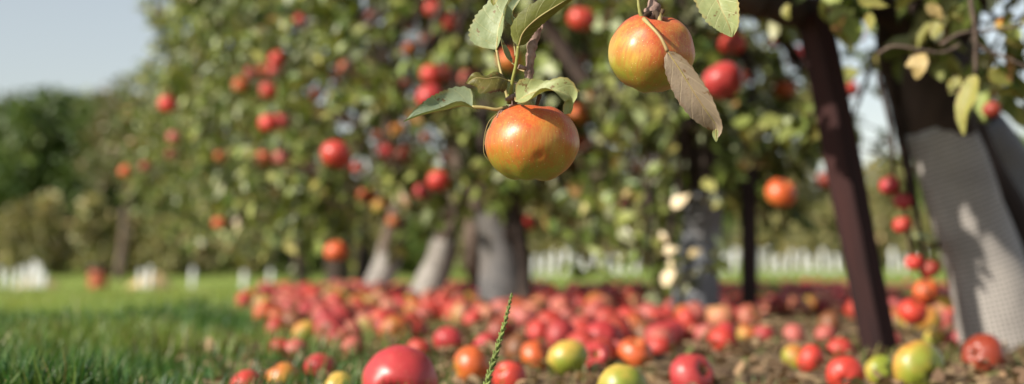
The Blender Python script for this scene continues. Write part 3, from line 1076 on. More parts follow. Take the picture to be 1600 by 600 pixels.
# ------------------------------------------------------------------ large leaves
def big_leaf(parent, name, mid, wl, wr, up, mat, fold=0.25, curl=0.0, wave=0.06, wf=2.2, seed=0.0, serr=0.035, origin=None, nseg=34, nv=7, shape=(0.75, 1.05), tipc=0.0, foldr=None):
    """mid: list of 3-D points base->tip, wl / wr half widths in metres, up: direction the upper face looks"""
    q = curve_pts(mid, max(2, nseg // (len(mid) - 1)))
    n = len(q)
    up = Vector(up).normalized()
    vs, fs, uv = [], [], []
    W = max(wl, wr)
    foldr = fold if foldr is None else foldr
    for i, p in enumerate(q):
        u = i / (n - 1)
        t = (q[min(i + 1, n - 1)] - q[max(i - 1, 0)]).normalized()
        S = t.cross(up).normalized()
        N = S.cross(t).normalized()
        prof = (math.sin(math.pi * u ** shape[0])) ** 0.8 * (1 - 0.25 * u * shape[1])
        prof = max(prof, 0.015)
        for k in range(-nv, nv + 1):
            v = k / nv
            w_ = wl if v < 0 else wr
            av = abs(v)
            e = prof * w_
            if abs(k) == nv:
                e *= 1 + serr * (1 if i % 2 else -1) + 0.05 * mnoise.noise((u * 9, v * 3, seed))
            fo = fold if v < 0 else foldr
            ang = fo + curl * av
            off = S * (v * e) * math.cos(ang) + N * (av * e * math.sin(ang))
            off += N * (wave * W * av * math.sin(u * wf * 6.28 + v * 1.3 + seed) + 0.05 * W * mnoise.noise((u * 5, v * 3, seed + 3)))
            off += N * (-tipc * W * u ** 3)
            vs.append(p + off)
            uv.append((u, v))
    m = 2 * nv + 1
    for i in range(n - 1):
        for k in range(m - 1):
            fs.append((i * m + k, i * m + k + 1, (i + 1) * m + k + 1, (i + 1) * m + k))
    me = bpy.data.meshes.new(name)
    o0 = Vector(origin) if origin is not None else Vector()
    me.from_pydata([tuple(v - o0) for v in vs], [], fs)
    ul = me.uv_layers.new(name='UVMap')
    for l in me.loops:
        ul.data[l.index].uv = uv[l.vertex_index]
    me.polygons.foreach_set('use_smooth', [True] * len(fs))
    o = link(name, me, mat, parent)
    rib = MB().tube([p - o0 for p in q[:-2]], lerp_list([0.0007, 0.0005, 0.0002], n - 2), 6).mesh('midrib')
    link('midrib', rib, M['petiole'], o)
    return o


def petiole(parent, pts, r=0.0011, mat='petiole', origin=None):
    q = curve_pts(pts, 7)
    m = MB().tube(q, lerp_list([r * 1.5, r, r, r * 1.1], len(q)), 8, True, 0.15, 300)
    return link('petiole', m.mesh('petiole', origin=origin), M[mat], parent)


ML = {
    'pale': mat_hero_leaf('leaf grey green', (0.215, 0.265, 0.135), (0.27, 0.315, 0.165), (0.30, 0.27, 0.12), 0.55, (0.40, 0.42, 0.22), (0.30, 0.34, 0.20)),
    'blue': mat_hero_leaf('leaf blue green', (0.20, 0.26, 0.17), (0.26, 0.31, 0.20), (0.30, 0.27, 0.12), 0.35, (0.36, 0.40, 0.22), (0.20, 0.25, 0.11)),
    'olive': mat_hero_leaf('leaf olive', (0.16, 0.165, 0.028), (0.23, 0.22, 0.045), (0.25, 0.10, 0.04), 0.5, (0.30, 0.30, 0.10), (0.14, 0.15, 0.03)),
    'brown': mat_hero_leaf('leaf browning', (0.085, 0.080, 0.018), (0.14, 0.12, 0.025), (0.07, 0.022, 0.015), 0.5, (0.26, 0.22, 0.08), (0.14, 0.12, 0.03)),
    'dry': mat_hero_leaf('leaf dry', (0.29, 0.225, 0.165), (0.23, 0.18, 0.135), (0.22, 0.15, 0.10), 0.15, (0.50, 0.40, 0.27), (0.30, 0.235, 0.18), 0.12, 0.7),
    'lime': mat_hero_leaf('leaf light green', (0.26, 0.31, 0.13), (0.34, 0.37, 0.17), (0.36, 0.30, 0.12), 0.5, (0.44, 0.45, 0.22), (0.28, 0.30, 0.10)),
    'yellow': mat_hero_leaf('leaf yellowing', (0.36, 0.33, 0.09), (0.28, 0.29, 0.07), (0.36, 0.25, 0.10), 0.4, (0.44, 0.40, 0.18), (0.36, 0.33, 0.10), 0.35),
    'tan': mat_hero_leaf('leaf tan', (0.50, 0.38, 0.17), (0.42, 0.31, 0.13), (0.36, 0.25, 0.10), 0.4, (0.50, 0.42, 0.22), (0.45, 0.35, 0.16), 0.3),
    'cream': mat_hero_leaf('leaf sun glint', (0.80, 0.66, 0.42), (0.74, 0.60, 0.40), (0.6, 0.45, 0.25), 0.2, (0.8, 0.7, 0.5), (0.75, 0.62, 0.42), 0.15, 0.35),  # glare of sunlit leaves put into a near-white colour
}


def Q(px, py, dz=0.0):
    """point near the focal plane, dz metres behind it"""
    return P(px, py, d0 + dz)


twA = empty('apple_twig', Q(800, 160))
tag(twA, 'knobbly brown twig with six leaves carrying the lower in-focus apple', 'twig', 'fruiting twigs in focus')
OA = twA.location.copy()
pts = [Q(799, 172, 0.010), Q(803, 160, 0.008), Q(811, 149, 0.004), Q(822, 138), Q(826, 122), Q(827, 108), Q(829, 90), Q(832, 70, 0.002), Q(838, 50, 0.006), Q(846, 30, 0.01), Q(853, 0, 0.015), Q(862, -50, 0.03), Q(890, -110, 0.12), P(930, -120, 1.45)]
q = curve_pts(pts, 8)
rr = []
for i in range(len(q)):
    f = i / (len(q) - 1)
    r0 = 5.6 + 2.0 * f
    for c, a in ((0.16, 2.6), (0.225, 3.6), (0.36, 1.3), (0.47, 1.6), (0.53, 1.8), (0.59, 2.0), (0.0, 2.5)):
        r0 += a * math.exp(-((f - c) / 0.018) ** 2)
    rr.append(r0 * UNIT)
tw_ = link('twig', MB().tube(q, rr, 14, True, 0.22, 260).mesh('twig', origin=OA), M['twig'], twA)
# buds and spurs
link('spur', MB().tube([Q(826, 108), Q(818, 106, -0.003), Q(811, 104, -0.005)], [3.2 * UNIT, 3.0 * UNIT, 3.8 * UNIT], 8, True, 0.4, 300).mesh('spur', origin=OA), M['twig'], twA)
link('spur', MB().tube([Q(842, 45, 0.004), Q(848, 40, 0.001), Q(847, 46, 0)], [2.5 * UNIT, 2 * UNIT, 1.2 * UNIT], 7, True, 0.4, 300).mesh('spur', origin=OA), M['twig'], twA)
link('spur', MB().tube([Q(811, 149, 0.004), Q(800, 152, -0.002), Q(790, 156, -0.004)], [5 * UNIT, 4.5 * UNIT, 2.2 * UNIT], 8, True, 0.5, 260).mesh('spur', origin=OA), M['twig'], twA)
link('spur', MB().tube([Q(826, 130), Q(815, 131, -0.003), Q(803, 130, -0.004)], [2.0 * UNIT, 1.4 * UNIT, 1.1 * UNIT], 7, True, 0.4, 300).mesh('spur', origin=OA), M['twig'], twA)
for (a, b) in ((782, 186), (776, 184), (787, 184)):
    link('spur', MB().tube(curve_pts([Q(790, 171, -0.004), Q((790 + a) / 2 - 2, 173, -0.008), Q(a, b, -0.012)], 4), [0.9 * UNIT] * 9, 5).mesh('spur', origin=OA), M['twig'], twA)

# thin fibres along the apple's left side
for (pp) in ([(778, 176), (764, 190), (757, 212), (756, 238), (764, 252)], [(775, 178), (766, 196), (760, 208), (757, 226)], [(770, 186), (761, 214), (759, 236)]):
    link('fibre', MB().tube(curve_pts([Q(a, b, -0.010) for a, b in pp], 5), 0.45 * UNIT, 4).mesh('fibre', origin=OA), M['petiole'], twA)


CAMD = Vector((0, -1, 0))
# grey-green leaf, upper left
l = big_leaf(twA, 'leaf', [Q(776, 78, 0.016), Q(778, 55, 0.018), Q(784, 28, 0.020), Q(797, -2, 0.026), Q(810, -18, 0.030)], 50 * UNIT, 44 * UNIT, (-0.45, -0.85, 0.35), ML['pale'], 0.12, 0.15, 0.05, 1.4, 1.0, origin=OA, shape=(0.62, 0.5), foldr=0.75)
petiole(l, [Q(795, 160, 0.0), Q(787, 130, 0.004), Q(781, 105, 0.012), Q(776, 78, 0.016)], 0.00115, 'petiole', OA)
# narrow curled leaf hanging beside it
l = big_leaf(twA, 'leaf', [Q(800, 98, 0.006), Q(791, 88, 0.003), Q(785, 72, 0.0), Q(782, 56, -0.002)], 7 * UNIT, 9 * UNIT, (0.5, -0.7, 0.4), ML['blue'], 0.5, 0.2, 0.05, 1.5, 2.0, origin=OA)
petiole(l, [Q(822, 112, 0.002), Q(811, 108, 0.006), Q(800, 98, 0.006)], 0.0006, 'petiole', OA)
# olive leaf, upper right, seen from below
l = big_leaf(twA, 'leaf', [Q(810, 72, -0.010), Q(818, 50, -0.014), Q(838, 30, -0.018), Q(868, 10, -0.022), Q(905, -12, -0.026), Q(925, -22, -0.026)], 20 * UNIT, 25 * UNIT, (0.25, 0.65, 0.72), ML['olive'], 0.30, 0.2, 0.08, 1.3, 3.0, origin=OA, shape=(0.6, 0.4))
petiole(l, [Q(795, 162, 0.002), Q(800, 130, -0.004), Q(807, 98, -0.008), Q(810, 72, -0.010)], 0.0015, 'petiole_g', OA)
# folded blue-green leaf between them
l = big_leaf(twA, 'leaf', [Q(803, 40, 0.008), Q(800, 24, 0.006), Q(806, 8, 0.002), Q(822, -14, 0.0)], 16 * UNIT, 14 * UNIT, (-0.2, -0.75, 0.6), ML['blue'], 0.55, 0.2, 0.05, 1.2, 4.0, origin=OA)
petiole(l, [Q(806, 88, 0.004), Q(803, 65, 0.006), Q(803, 40, 0.008)], 0.0009, 'petiole', OA)
# dull leaf cut by the top edge of the frame
big_leaf(twA, 'leaf', [Q(782, -30, 0.02), Q(776, -14, 0.018), Q(772, 2, 0.016), Q(771, 9, 0.016)], 9 * UNIT, 9 * UNIT, (-0.2, -0.8, 0.3), ML['olive'], 0.2, 0.1, 0.03, 1.0, 9.0, origin=OA)
# browning curled leaf, middle left
l = big_leaf(twA, 'leaf', [Q(794, 126, -0.004), Q(778, 121, -0.012), Q(760, 123, -0.017), Q(743, 122, -0.018), Q(728, 131, -0.014)], 27 * UNIT, 12 * UNIT, (-0.30, -0.55, 0.65), ML['brown'], -0.35, -0.5, 0.14, 1.6, 5.0, origin=OA, shape=(0.72, 0.3), foldr=0.9)
petiole(l, [Q(822, 134, 0), Q(808, 129, -0.003), Q(794, 126, -0.004)], 0.0008, 'petiole', OA)
# long pale leaf, left
l = big_leaf(twA, 'leaf', [Q(738, 167, -0.006), Q(722, 165, -0.008), Q(700, 170, -0.012), Q(678, 175, -0.016), Q(655, 181, -0.019), Q(631, 190, -0.020)], 12 * UNIT, 34 * UNIT, (-0.35, -0.82, 0.45), ML['blue'], 0.9, 0.5, 0.05, 1.6, 6.0, origin=OA, shape=(0.62, 0.9), foldr=0.05)
petiole(l, [Q(793, 168, -0.002), Q(775, 171, -0.006), Q(757, 168, -0.006), Q(738, 167, -0.006)], 0.0014, 'petiole', OA)
# crumpled leaf over the apple's shoulder
l = big_leaf(twA, 'leaf', [Q(808, 159, -0.030), Q(828, 147, -0.038), Q(850, 141, -0.042), Q(874, 143, -0.044), Q(892, 155, -0.042), Q(888, 178, -0.038)], 22 * UNIT, 26 * UNIT, (-0.15, -0.62, 0.75), ML['lime'], 0.60, 0.35, 0.32, 1.9, 7.5, origin=OA, shape=(0.66, 0.2), foldr=0.10)
petiole(l, [Q(806, 152, -0.004), Q(806, 157, -0.018), Q(810, 158, -0.030)], 0.0010, 'petiole', OA)
l = big_leaf(twA, 'leaf', [Q(812, 150, -0.004), Q(838, 136, -0.008), Q(866, 130, -0.012), Q(905, 143, -0.014)], 14 * UNIT, 14 * UNIT, (0.1, -0.25, 0.9), ML['brown'], 0.25, 0.1, 0.15, 1.2, 8.0, origin=OA, shape=(0.7, 0.3))

# second twig: the upper apple, dry leaf and the leaf at the top edge
twB = empty('apple_twig', Q(1018, 20))
tag(twB, 'short dark spur at the top carrying the upper in-focus apple and dry leaf', 'twig', 'fruiting twigs in focus')
OB = twB.location.copy()
q = curve_pts([Q(1020, 34, -0.004), Q(1016, 24, -0.006), Q(1021, 14, -0.003), Q(1020, 2, 0.0), Q(1024, -20, 0.004), Q(1040, -60, 0.03), Q(1060, -110, 0.12), P(1030, -140, 1.75)], 8)
link('twig', MB().tube(q, lerp_list([6 * UNIT, 8 * UNIT, 11 * UNIT, 7 * UNIT, 7 * UNIT, 8 * UNIT, 9 * UNIT, 10 * UNIT], len(q)), 12, True, 0.5, 240).mesh('twig', origin=OB), M['twig'], twB)
link('spur', MB().tube([Q(1018, 20, -0.006), Q(1008, 24, -0.012), Q(1003, 30, -0.016)], [6 * UNIT, 5 * UNIT, 3.5 * UNIT], 8, True, 0.5, 260).mesh('spur', origin=OB), M['stem'], twB)
link('spur', MB().tube([Q(1022, 18, -0.006), Q(1027, 22, -0.012), Q(1030, 34, -0.014)], [5 * UNIT, 4 * UNIT, 3 * UNIT], 8, True, 0.5, 260).mesh('spur', origin=OB), M['stem'], twB)

petiole(twB, [Q(1003, 28, -0.014), Q(999, 14, -0.014), Q(997, -6, -0.012), Q(992, -40, -0.01)], 0.0015, 'petiole_g', OB)
petiole(twB, [Q(1030, 24, -0.010), Q(1031, 34, -0.016), Q(1031, 44, -0.018)], 0.0020, 'petiole', OB)
l = big_leaf(twB, 'leaf', [Q(1043, 80, -0.052), Q(1062, 108, -0.052), Q(1083, 142, -0.050), Q(1104, 174, -0.046), Q(1121, 200, -0.040), Q(1120, 217, -0.036)], 31 * UNIT, 27 * UNIT, (-0.62, -0.68, 0.1), ML['dry'], 0.30, 0.15, 0.07, 1.3, 2.5, origin=OB, shape=(0.70, 0.3))
petiole(l, [Q(1006, 30, -0.022), Q(1016, 40, -0.040), Q(1032, 58, -0.049), Q(1043, 80, -0.052)], 0.0014, 'petiole', OB)
big_leaf(l, 'leaf_tip', [Q(1119, 202, -0.039), Q(1119, 211, -0.037), Q(1119, 222, -0.036)], 7 * UNIT, 7 * UNIT, (-0.4, -0.8, 0.2), ML['lime'], 0.2, 0.1, 0.06, 1.0, 1.0, origin=OB)
l = big_leaf(twB, 'leaf', [Q(1098, -50, 0.02), Q(1112, -20, 0.012), Q(1126, 12, 0.004), Q(1138, 38, 0.0), Q(1144, 58, 0.0)], 36 * UNIT, 36 * UNIT, (-0.45, -0.80, 0.40), ML['lime'], 0.28, 0.1, 0.05, 1.3, 4.4, origin=OB, shape=(0.75, 0.2))
petiole(l, [Q(1050, -85, 0.06), Q(1075, -75, 0.04), Q(1098, -50, 0.02)], 0.0012, 'petiole_g', OB)

# ------------------------------------------------------------------ near shoot at the top right (part of the nearest tree)
NB = near.location.copy()
dn = 2.15


def nl(mid, w, up, mat, **kw):
    return big_leaf(near, 'leaf', [P(*m) for m in mid], w, w, up, ML[mat], origin=NB, nseg=12, nv=3, **kw)


nl([(1433, 84, dn), (1434, 104, dn - .01), (1432, 124, dn)], 0.020, (-0.6, -0.7, 0.3), 'tan', fold=0.15)
nl([(1524, 116, dn), (1516, 145, dn), (1504, 178, dn), (1506, 212, dn)], 0.019, (-0.7, -0.6, 0.2), 'yellow', fold=0.3)
nl([(1545, 108, dn), (1560, 122, dn), (1582, 132, dn)], 0.013, (-0.5, -0.7, 0.5), 'olive', fold=0.2)
nl([(1500, 120, dn + .05), (1490, 135, dn + .05), (1484, 148, dn + .05)], 0.012, (-0.3, -0.7, 0.5), 'olive', fold=0.2)
nl([(1470, 36, dn), (1462, 48, dn), (1458, 62, dn)], 0.012, (-0.6, -0.7, 0.3), 'olive', fold=0.2)
nl([(1446, 10, dn), (1462, 18, dn), (1474, 30, dn)], 0.011, (-0.6, -0.7, 0.3), 'tan', fold=0.2)
nl([(1356, 20, dn), (1360, 34, dn), (1359, 48, dn)], 0.010, (-0.6, -0.7, 0.3), 'yellow', fold=0.2)
nl([(1340, -10, dn), (1362, 4, dn), (1390, 10, dn)], 0.018, (-0.6, -0.5, 0.6), 'yellow', fold=0.2)
nl([(1232, 6, 2.5), (1228, 20, 2.5), (1234, 30, 2.5)], 0.010, (-0.6, -0.6, 0.4), 'yellow', fold=0.2)
nl([(1400, 15, dn + .1), (1420, -2, dn + .1), (1450, -12, dn + .1)], 0.020, (0, 0.4, 0.8), 'olive', fold=0.2)
nl([(1570, 60, dn), (1588, 72, dn), (1610, 76, dn)], 0.018, (-0.2, 0.2, 0.9), 'olive', fold=0.2)
nl([(1560, 150, dn + .1), (1580, 145, dn + .1), (1602, 158, dn + .1)], 0.016, (-0.2, 0.2, 0.9), 'olive', fold=0.2)
nl([(1505, 35, dn), (1490, 22, dn), (1500, 5, dn)], 0.014, (0.1, 0.3, 0.8), 'olive', fold=0.2)
nl([(1585, 20, dn + .1), (1575, 35, dn + .1), (1580, 55, dn + .1)], 0.012, (0.1, 0.3, 0.8), 'olive', fold=0.2)
for pp, r in (([(1372, 84, dn), (1395, 72, dn), (1430, 76, dn), (1470, 82, dn), (1500, 70, dn)], 0.0028),
              ([(1470, 70, dn), (1500, 52, dn), (1540, 48, dn), (1600, 40, dn)], 0.0028),
              ([(1516, -20, dn), (1518, 10, dn), (1524, 50, dn), (1524, 116, dn)], 0.0045),
              ([(1433, 84, dn), (1432, 78, dn), (1425, 74, dn)], 0.0015),
              ([(1518, 60, dn), (1545, 80, dn), (1585, 96, dn), (1610, 110, dn)], 0.003)):
    q = curve_pts([P(*a) for a in pp], 5)
    link('shoot', MB().tube(q, lerp_list([r, r * 0.7], len(q)), 7, True, 0.2, 80).mesh('shoot', origin=NB), M['bark_far'], near)

# leaves beside the bluish trunk; the cream ones have sun glints painted in
t2 = [o for o in bpy.data.objects if o.get('label', '').startswith('apple tree with bluish')][0]
NB2 = t2.location.copy()
for (px, py, s, a, mt) in ((1063, 313, 17, 0.6, 'cream'), (1036, 371, 10, 2.0, 'cream'), (1049, 390, 12, 0.2, 'cream'), (1045, 431, 17, 1.0, 'cream'), (1047, 412, 8, 1.5, 'cream'), (1086, 394, 11, 0.3, 'tan'), (980, 300, 9, 0.7, 'tan'), (1120, 320, 8, 0.4, 'yellow')):
    dx, dy = math.cos(a) * s, -math.sin(a) * s
    dd = 4.05
    big_leaf(t2, 'leaf', [P(px - dx, py - dy, dd), P(px, py, dd - .01), P(px + dx, py + dy, dd)], s * 0.75 * dd / F, s * 0.75 * dd / F, tuple(SUN + Vector((0, -0.6, 0.1))), ML[mt], origin=NB2, nseg=8, nv=3, fold=0.15)

# ------------------------------------------------------------------ green seed stalk
st = empty('seed_stalk', (P(735, 720, 1.33).x, P(735, 720, 1.33).y, 0))
tag(st, 'single upright green seed stalk rising in front of the fallen apples', 'plant')
so_ = st.location.copy()
sp_ = [Vector((so_.x, so_.y, gz(so_.x, so_.y) - 0.01)), P(748, 650, 1.33), P(762, 596, 1.33), P(777, 545, 1.325), P(790, 500, 1.32), P(800, 458, 1.315)]
q = curve_pts(sp_, 10)
link('stalk', MB().tube(q, lerp_list([3.2 * UNIT, 3 * UNIT, 2.6 * UNIT, 1.6 * UNIT], len(q)), 8).mesh('stalk', origin=so_), M['stalk'], st)
sd = MB()
for k in range(84):
    f = 0.22 + 0.78 * k / 84
    i = f * (len(q) - 1)
    a, b = q[int(i)], q[min(int(i) + 1, len(q) - 1)]
    p = a.lerp(b, i - int(i))
    t = (b - a).normalized() if (b - a).length else Vector((0, 0, 1))
    an = k * 2.39996
    s = Vector((math.cos(an), math.sin(an), 0))
    r = (4.6 - 2.4 * max(0, f - 0.5) * 2) * UNIT
    Mx = (t * 0.9 + s * 0.5).to_track_quat('Z', 'Y').to_matrix()
    sd.ball(p + s * r * 0.72, (r * 0.55, r * 0.45, r * 1.5), 6, 5, Mx)
link('seed_head', sd.mesh('seed_head', origin=so_), M['stalk'], st)

# ------------------------------------------------------------------ fallen apples
# px, py of centre, width px, colour, label, tilt
FALL = [
    (625, 592, 112, CRI, 'largest crimson fallen apple, hollow facing front, below the grass stalk'),
    (735, 566, 62, ORA, 'red orange fallen apple standing tall left of the grass stalk'),
    (796, 584, 48, RED, 'small red fallen apple just right of the grass stalk at the bottom'),
    (837, 554, 50, ORA, 'orange fallen apple left of the yellow one'),
    (888, 560, 62, 'gold', 'round yellow fallen apple in the front row'),
    (972, 600, 76, 'green', 'yellow green fallen apple cut by the bottom edge'),
    (958, 518, 46, 'green', 'flat pale green fallen apple among red ones further back'),
    (931, 556, 50, CRI, 'crimson fallen apple right behind the round yellow one'),
    (992, 552, 54, ORA, 'orange and red fallen apple right of the round yellow one'),
    (960, 548, 40, PNK, 'pinkish fallen apple between crimson and orange ones in the front row'),
    (1030, 545, 34, RED, 'small red fallen apple behind the crimson split one'),
    (1080, 578, 70, CRI, 'shiny crimson fallen apple with yellow hollow on bare soil'),
    (1320, 578, 56, RED, 'pinkish red fallen apple with yellow calyx showing, left of brown post'),
    (1313, 554, 34, RED, 'small red fallen apple perched behind the one with yellow calyx'),
    (1378, 572, 50, 'gold', 'yellow fallen apple at the foot of the brown post'),
    (1435, 568, 80, 'mixed', 'large green and orange fallen apple with dark calyx facing front'),
    (1536, 551, 66, DRK, 'dull dark russet fallen apple in front of the wrapped trunk'),
    (1268, 563, 40, RED, 'flattened red fallen apple lying on leaf litter'),
    (1242, 566, 28, YEL, 'small yellowish fallen apple beside the flattened red one'),
    (1240, 518, 38, PNK, 'pink orange fallen apple between the stake and brown post'),
    (1290, 520, 30, PNK, 'pale pink fallen apple left of the brown post'),
    (1194, 517, 34, CRI, 'crimson fallen apple right at the foot of the dark stake'),
    (1167, 517, 32, YEL, 'pale orange fallen apple touching the crimson one by the stake'),
    (1132, 517, 40, CRI, 'crimson fallen apple left of the dark stake'),
    (1104, 518, 36, PNK, 'pinkish fallen apple at the foot of the bluish trunk'),
    (1050, 515, 40, CRI, 'rosy fallen apple left of the bluish trunk'),
    (1080, 518, 30, RED, 'small rosy red fallen apple in front of the bluish trunk'),
    (500, 574, 48, CRI, 'purplish crimson fallen apple at the grass edge'),
    (442, 588, 46, YEL, 'orange yellow fallen apple at the grass edge'),
    (386, 602, 48, RED, 'red fallen apple half in the grass cut by the bottom edge'),
    (530, 603, 56, 'gold', 'pale yellow fallen apple left of the largest crimson one, cut by the edge'),
    (438, 549, 30, RED, 'small pinkish red fallen apple in the grass edge'),
    (462, 552, 26, PNK, 'small pale pink fallen apple in the grass edge'),
    (553, 548, 32, PNK, 'pinkish fallen apple in weeds left of the largest crimson one'),
    (700, 532, 46, CRI, 'rosy crimson fallen apple behind the largest one'),
    (655, 548, 36, RED, 'red fallen apple peeping over the largest crimson one'),
    (760, 540, 34, CRI, 'crimson fallen apple behind the grass stalk'),
    (1392, 530, 34, PNK, 'pink fallen apple just right of the brown post foot'),
    (1450, 500, 44, YEL, 'pale peach fallen apple heaped by the wrapped trunk'),
    (1490, 497, 36, ORA, 'orange pink fallen apple heaped against the wrapped trunk'),
    (1496, 530, 36, CRI, 'crimson fallen apple tucked beside the dull russet one'),
    (1462, 528, 36, 'green', 'greenish fallen apple behind the large green and orange one'),
]
placed = []
for (px, py, wpx, ck, lab) in FALL:
    d = CAM_H * F / ((py - HOR) + wpx * 0.46)
    p = P(px, py, d)
    r = wpx * d / F / 2
    r = min(max(r, 0.024), 0.046)
    p.z = gz(p.x, p.y) + r * 0.84
    if 'calyx' in lab:
        rot = (R(-68), R(14), R(-14))
        if 'large green' in lab:
            rot = (R(-70), R(0), R(24))
    elif 'hollow' in lab:
        rot = (R(112), R(-10), R(-8)) if 'largest' in lab else (R(50), R(50), R(10))
    else:
        rot = (rng.normal() * 0.7, rng.normal() * 0.7, rng.uniform(0, 6.28))
    apple('fallen_apple', MID[int(rng.integers(5))] if wpx > 40 else LOW[int(rng.integers(6))], p, r, rot, BLUSH[ck], lab, 'fallen apples in the front', wpx > 36, stem=rng.random() < 0.5)
    placed.append((p.x, p.y, r))

KEYS = [RED, ORA, PNK, CRI, YEL, DRK, 'green', 'gold', 'rotten', 'peach']
WTS = [0.25, 0.08, 0.28, 0.18, 0.03, 0.05, 0.01, 0.01, 0.05, 0.06]
NOUN = {RED: 'red', ORA: 'orange red', PNK: 'pink', CRI: 'crimson', YEL: 'orange yellow', DRK: 'dark red', 'green': 'green', 'gold': 'yellow', 'rotten': 'brown rotting', 'peach': 'pale peach'}
cand = []
grid = {}


def fits(x, y, r):
    gx, gy = int(math.floor(x / 0.12)), int(math.floor(y / 0.12))
    for i in (-1, 0, 1):
        for j in (-1, 0, 1):
            for (a, b, c) in grid.get((gx + i, gy + j), ()):
                if (a - x) ** 2 + (b - y) ** 2 < (0.92 * (c + r)) ** 2:
                    return False
    return True


for (a, b, c) in placed:
    grid.setdefault((int(math.floor(a / 0.12)), int(math.floor(b / 0.12))), []).append((a, b, c))
TRUNKS = [(bA.x, bA.y, 0.16), (b2.x, b2.y, 0.10), (b3.x, b3.y, 0.15), (b4.x, b4.y, 0.13), (g1.x, g1.y, 0.06), (g2.x, g2.y, 0.05)]
tries = 0
while tries < 4000 and len(cand) < 900:
    tries += 1
    y = math.sqrt(rng.uniform(2.35 ** 2, 9.0 ** 2))
    x = rng.uniform(-0.62 - 0.16 * y, 0.37 * y)
    if rng.random() > soil(x, y) * 1.2:
        continue
    px = 800 + F * x / y
    if mnoise.noise((x * 2.3, y * 1.6, 4.4)) < 0.08 and rng.random() < 0.82:
        continue
    if px < 400 and y < 4.5:
        continue
    if px > 1060 and y < 3.75 and rng.random() > 0.05:
        continue
    if px > 1340 and y < 3.2 and rng.random() > 0.3:
        continue
    if px < 640 and y < 2.9 and rng.random() > 0.35:
        continue
    if y > 5.5 and px > 840 and rng.random() > 0.75:
        continue
    r = rng.uniform(0.027, 0.038)
    if any((x - a) ** 2 + (y - b) ** 2 < (c + r) ** 2 for a, b, c in TRUNKS):
        continue
    if not fits(x, y, r):
        continue
    grid.setdefault((int(math.floor(x / 0.12)), int(math.floor(y / 0.12))), []).append((x, y, r))
    cand.append((y, x, r, KEYS[rng.choice(10, p=WTS)]))
cand.sort()


def zone(px, y):
    if px < 560:
        return 'at the grassy edge'
    if px < 760:
        return 'before the leaning trunk'
    if px < 960:
        return 'below the in-focus apple'
    if px < 1150:
        return 'around the bluish trunk'
    if px < 1340:
        return 'between stake and post'
    return 'between post and wrapped trunk'


NI = 255
ORD = ['first', 'second', 'third', 'fourth', 'fifth', 'sixth', 'seventh', 'eighth', 'ninth', 'tenth', 'eleventh', 'twelfth', 'thirteenth', 'fourteenth', 'fifteenth', 'sixteenth', 'seventeenth', 'eighteenth', 'nineteenth', 'twentieth']


def band(y):
    return 'near' if y < 3.3 else ('middle' if y < 4.1 else 'rear')


sets = {}
for (y, x, r, ck) in cand[:NI]:
    px = 800 + F * x / y
    sets.setdefault((ck, zone(px, y), band(y)), []).append((px, y, x, r))
for (ck, zn, bd), L in sets.items():
    L.sort()
    for i, (px, y, x, r) in enumerate(L):
        z = gz(x, y) + r * 0.82
        rot = (rng.uniform(0, 6.28), rng.normal() * 0.9, rng.uniform(0, 6.28))
        o_ = '' if len(L) == 1 else ('leftmost ' if i == 0 else ('rightmost ' if i == len(L) - 1 else ORD[min(i, 19)] + ' from left, '))
        lab = '%s%s fallen apple in the %s rows %s' % (o_, NOUN[ck], bd, zn)
        apple('fallen_apple', LOW[int(rng.integers(6))], (x, y, z), r, rot, BLUSH[ck], lab, 'fallen apples ' + zn, False)

# the rest of the carpet, beyond counting
lv = [apple_geo(s + 0.9, 12, 8) for s in range(4)]
mv, mf, mc, ml, mr = [], [], [], [], []
for (y, x, r, ck) in cand[NI:]:
    vs, fs = lv[int(rng.integers(4))]
    Mx = Matrix.Rotation(rng.uniform(0, 6.28), 3, 'X') @ Matrix.Rotation(rng.uniform(0, 6.28), 3, 'Y')
    z = gz(x, y) + r * 0.82
    b = len(mv)
    j = rng.uniform(0.62, 1.0, 3)
    c = BLUSH[ck]
    rn = rng.random()
    for v in vs:
        mv.append(tuple(Mx @ v * r + Vector((x, y, z))))
        ml.append(tuple(v))
        mc.append((c[0] * j[0], c[1] * j[1], c[2] * j[2], c[3]))
        mr.append(rn)
    mf += [tuple(b + i for i in f) for f in fs]
me = bpy.data.meshes.new('fallen_apples')
me.from_pydata(mv, [], mf)
me.polygons.foreach_set('use_smooth', [True] * len(mf))
me.color_attributes.new('Col', 'FLOAT_COLOR', 'POINT').data.foreach_set('color', np.array(mc).ravel())
me.attributes.new('Loc', 'FLOAT_VECTOR', 'POINT').data.foreach_set('vector', np.array(ml).ravel())
me.attributes.new('Rnd', 'FLOAT', 'POINT').data.foreach_set('value', mr)
tag(link('fallen_apples', me, M['apple_mass']), 'distant carpet of countless fallen apples under the farther trees', 'apples', None, 'stuff')

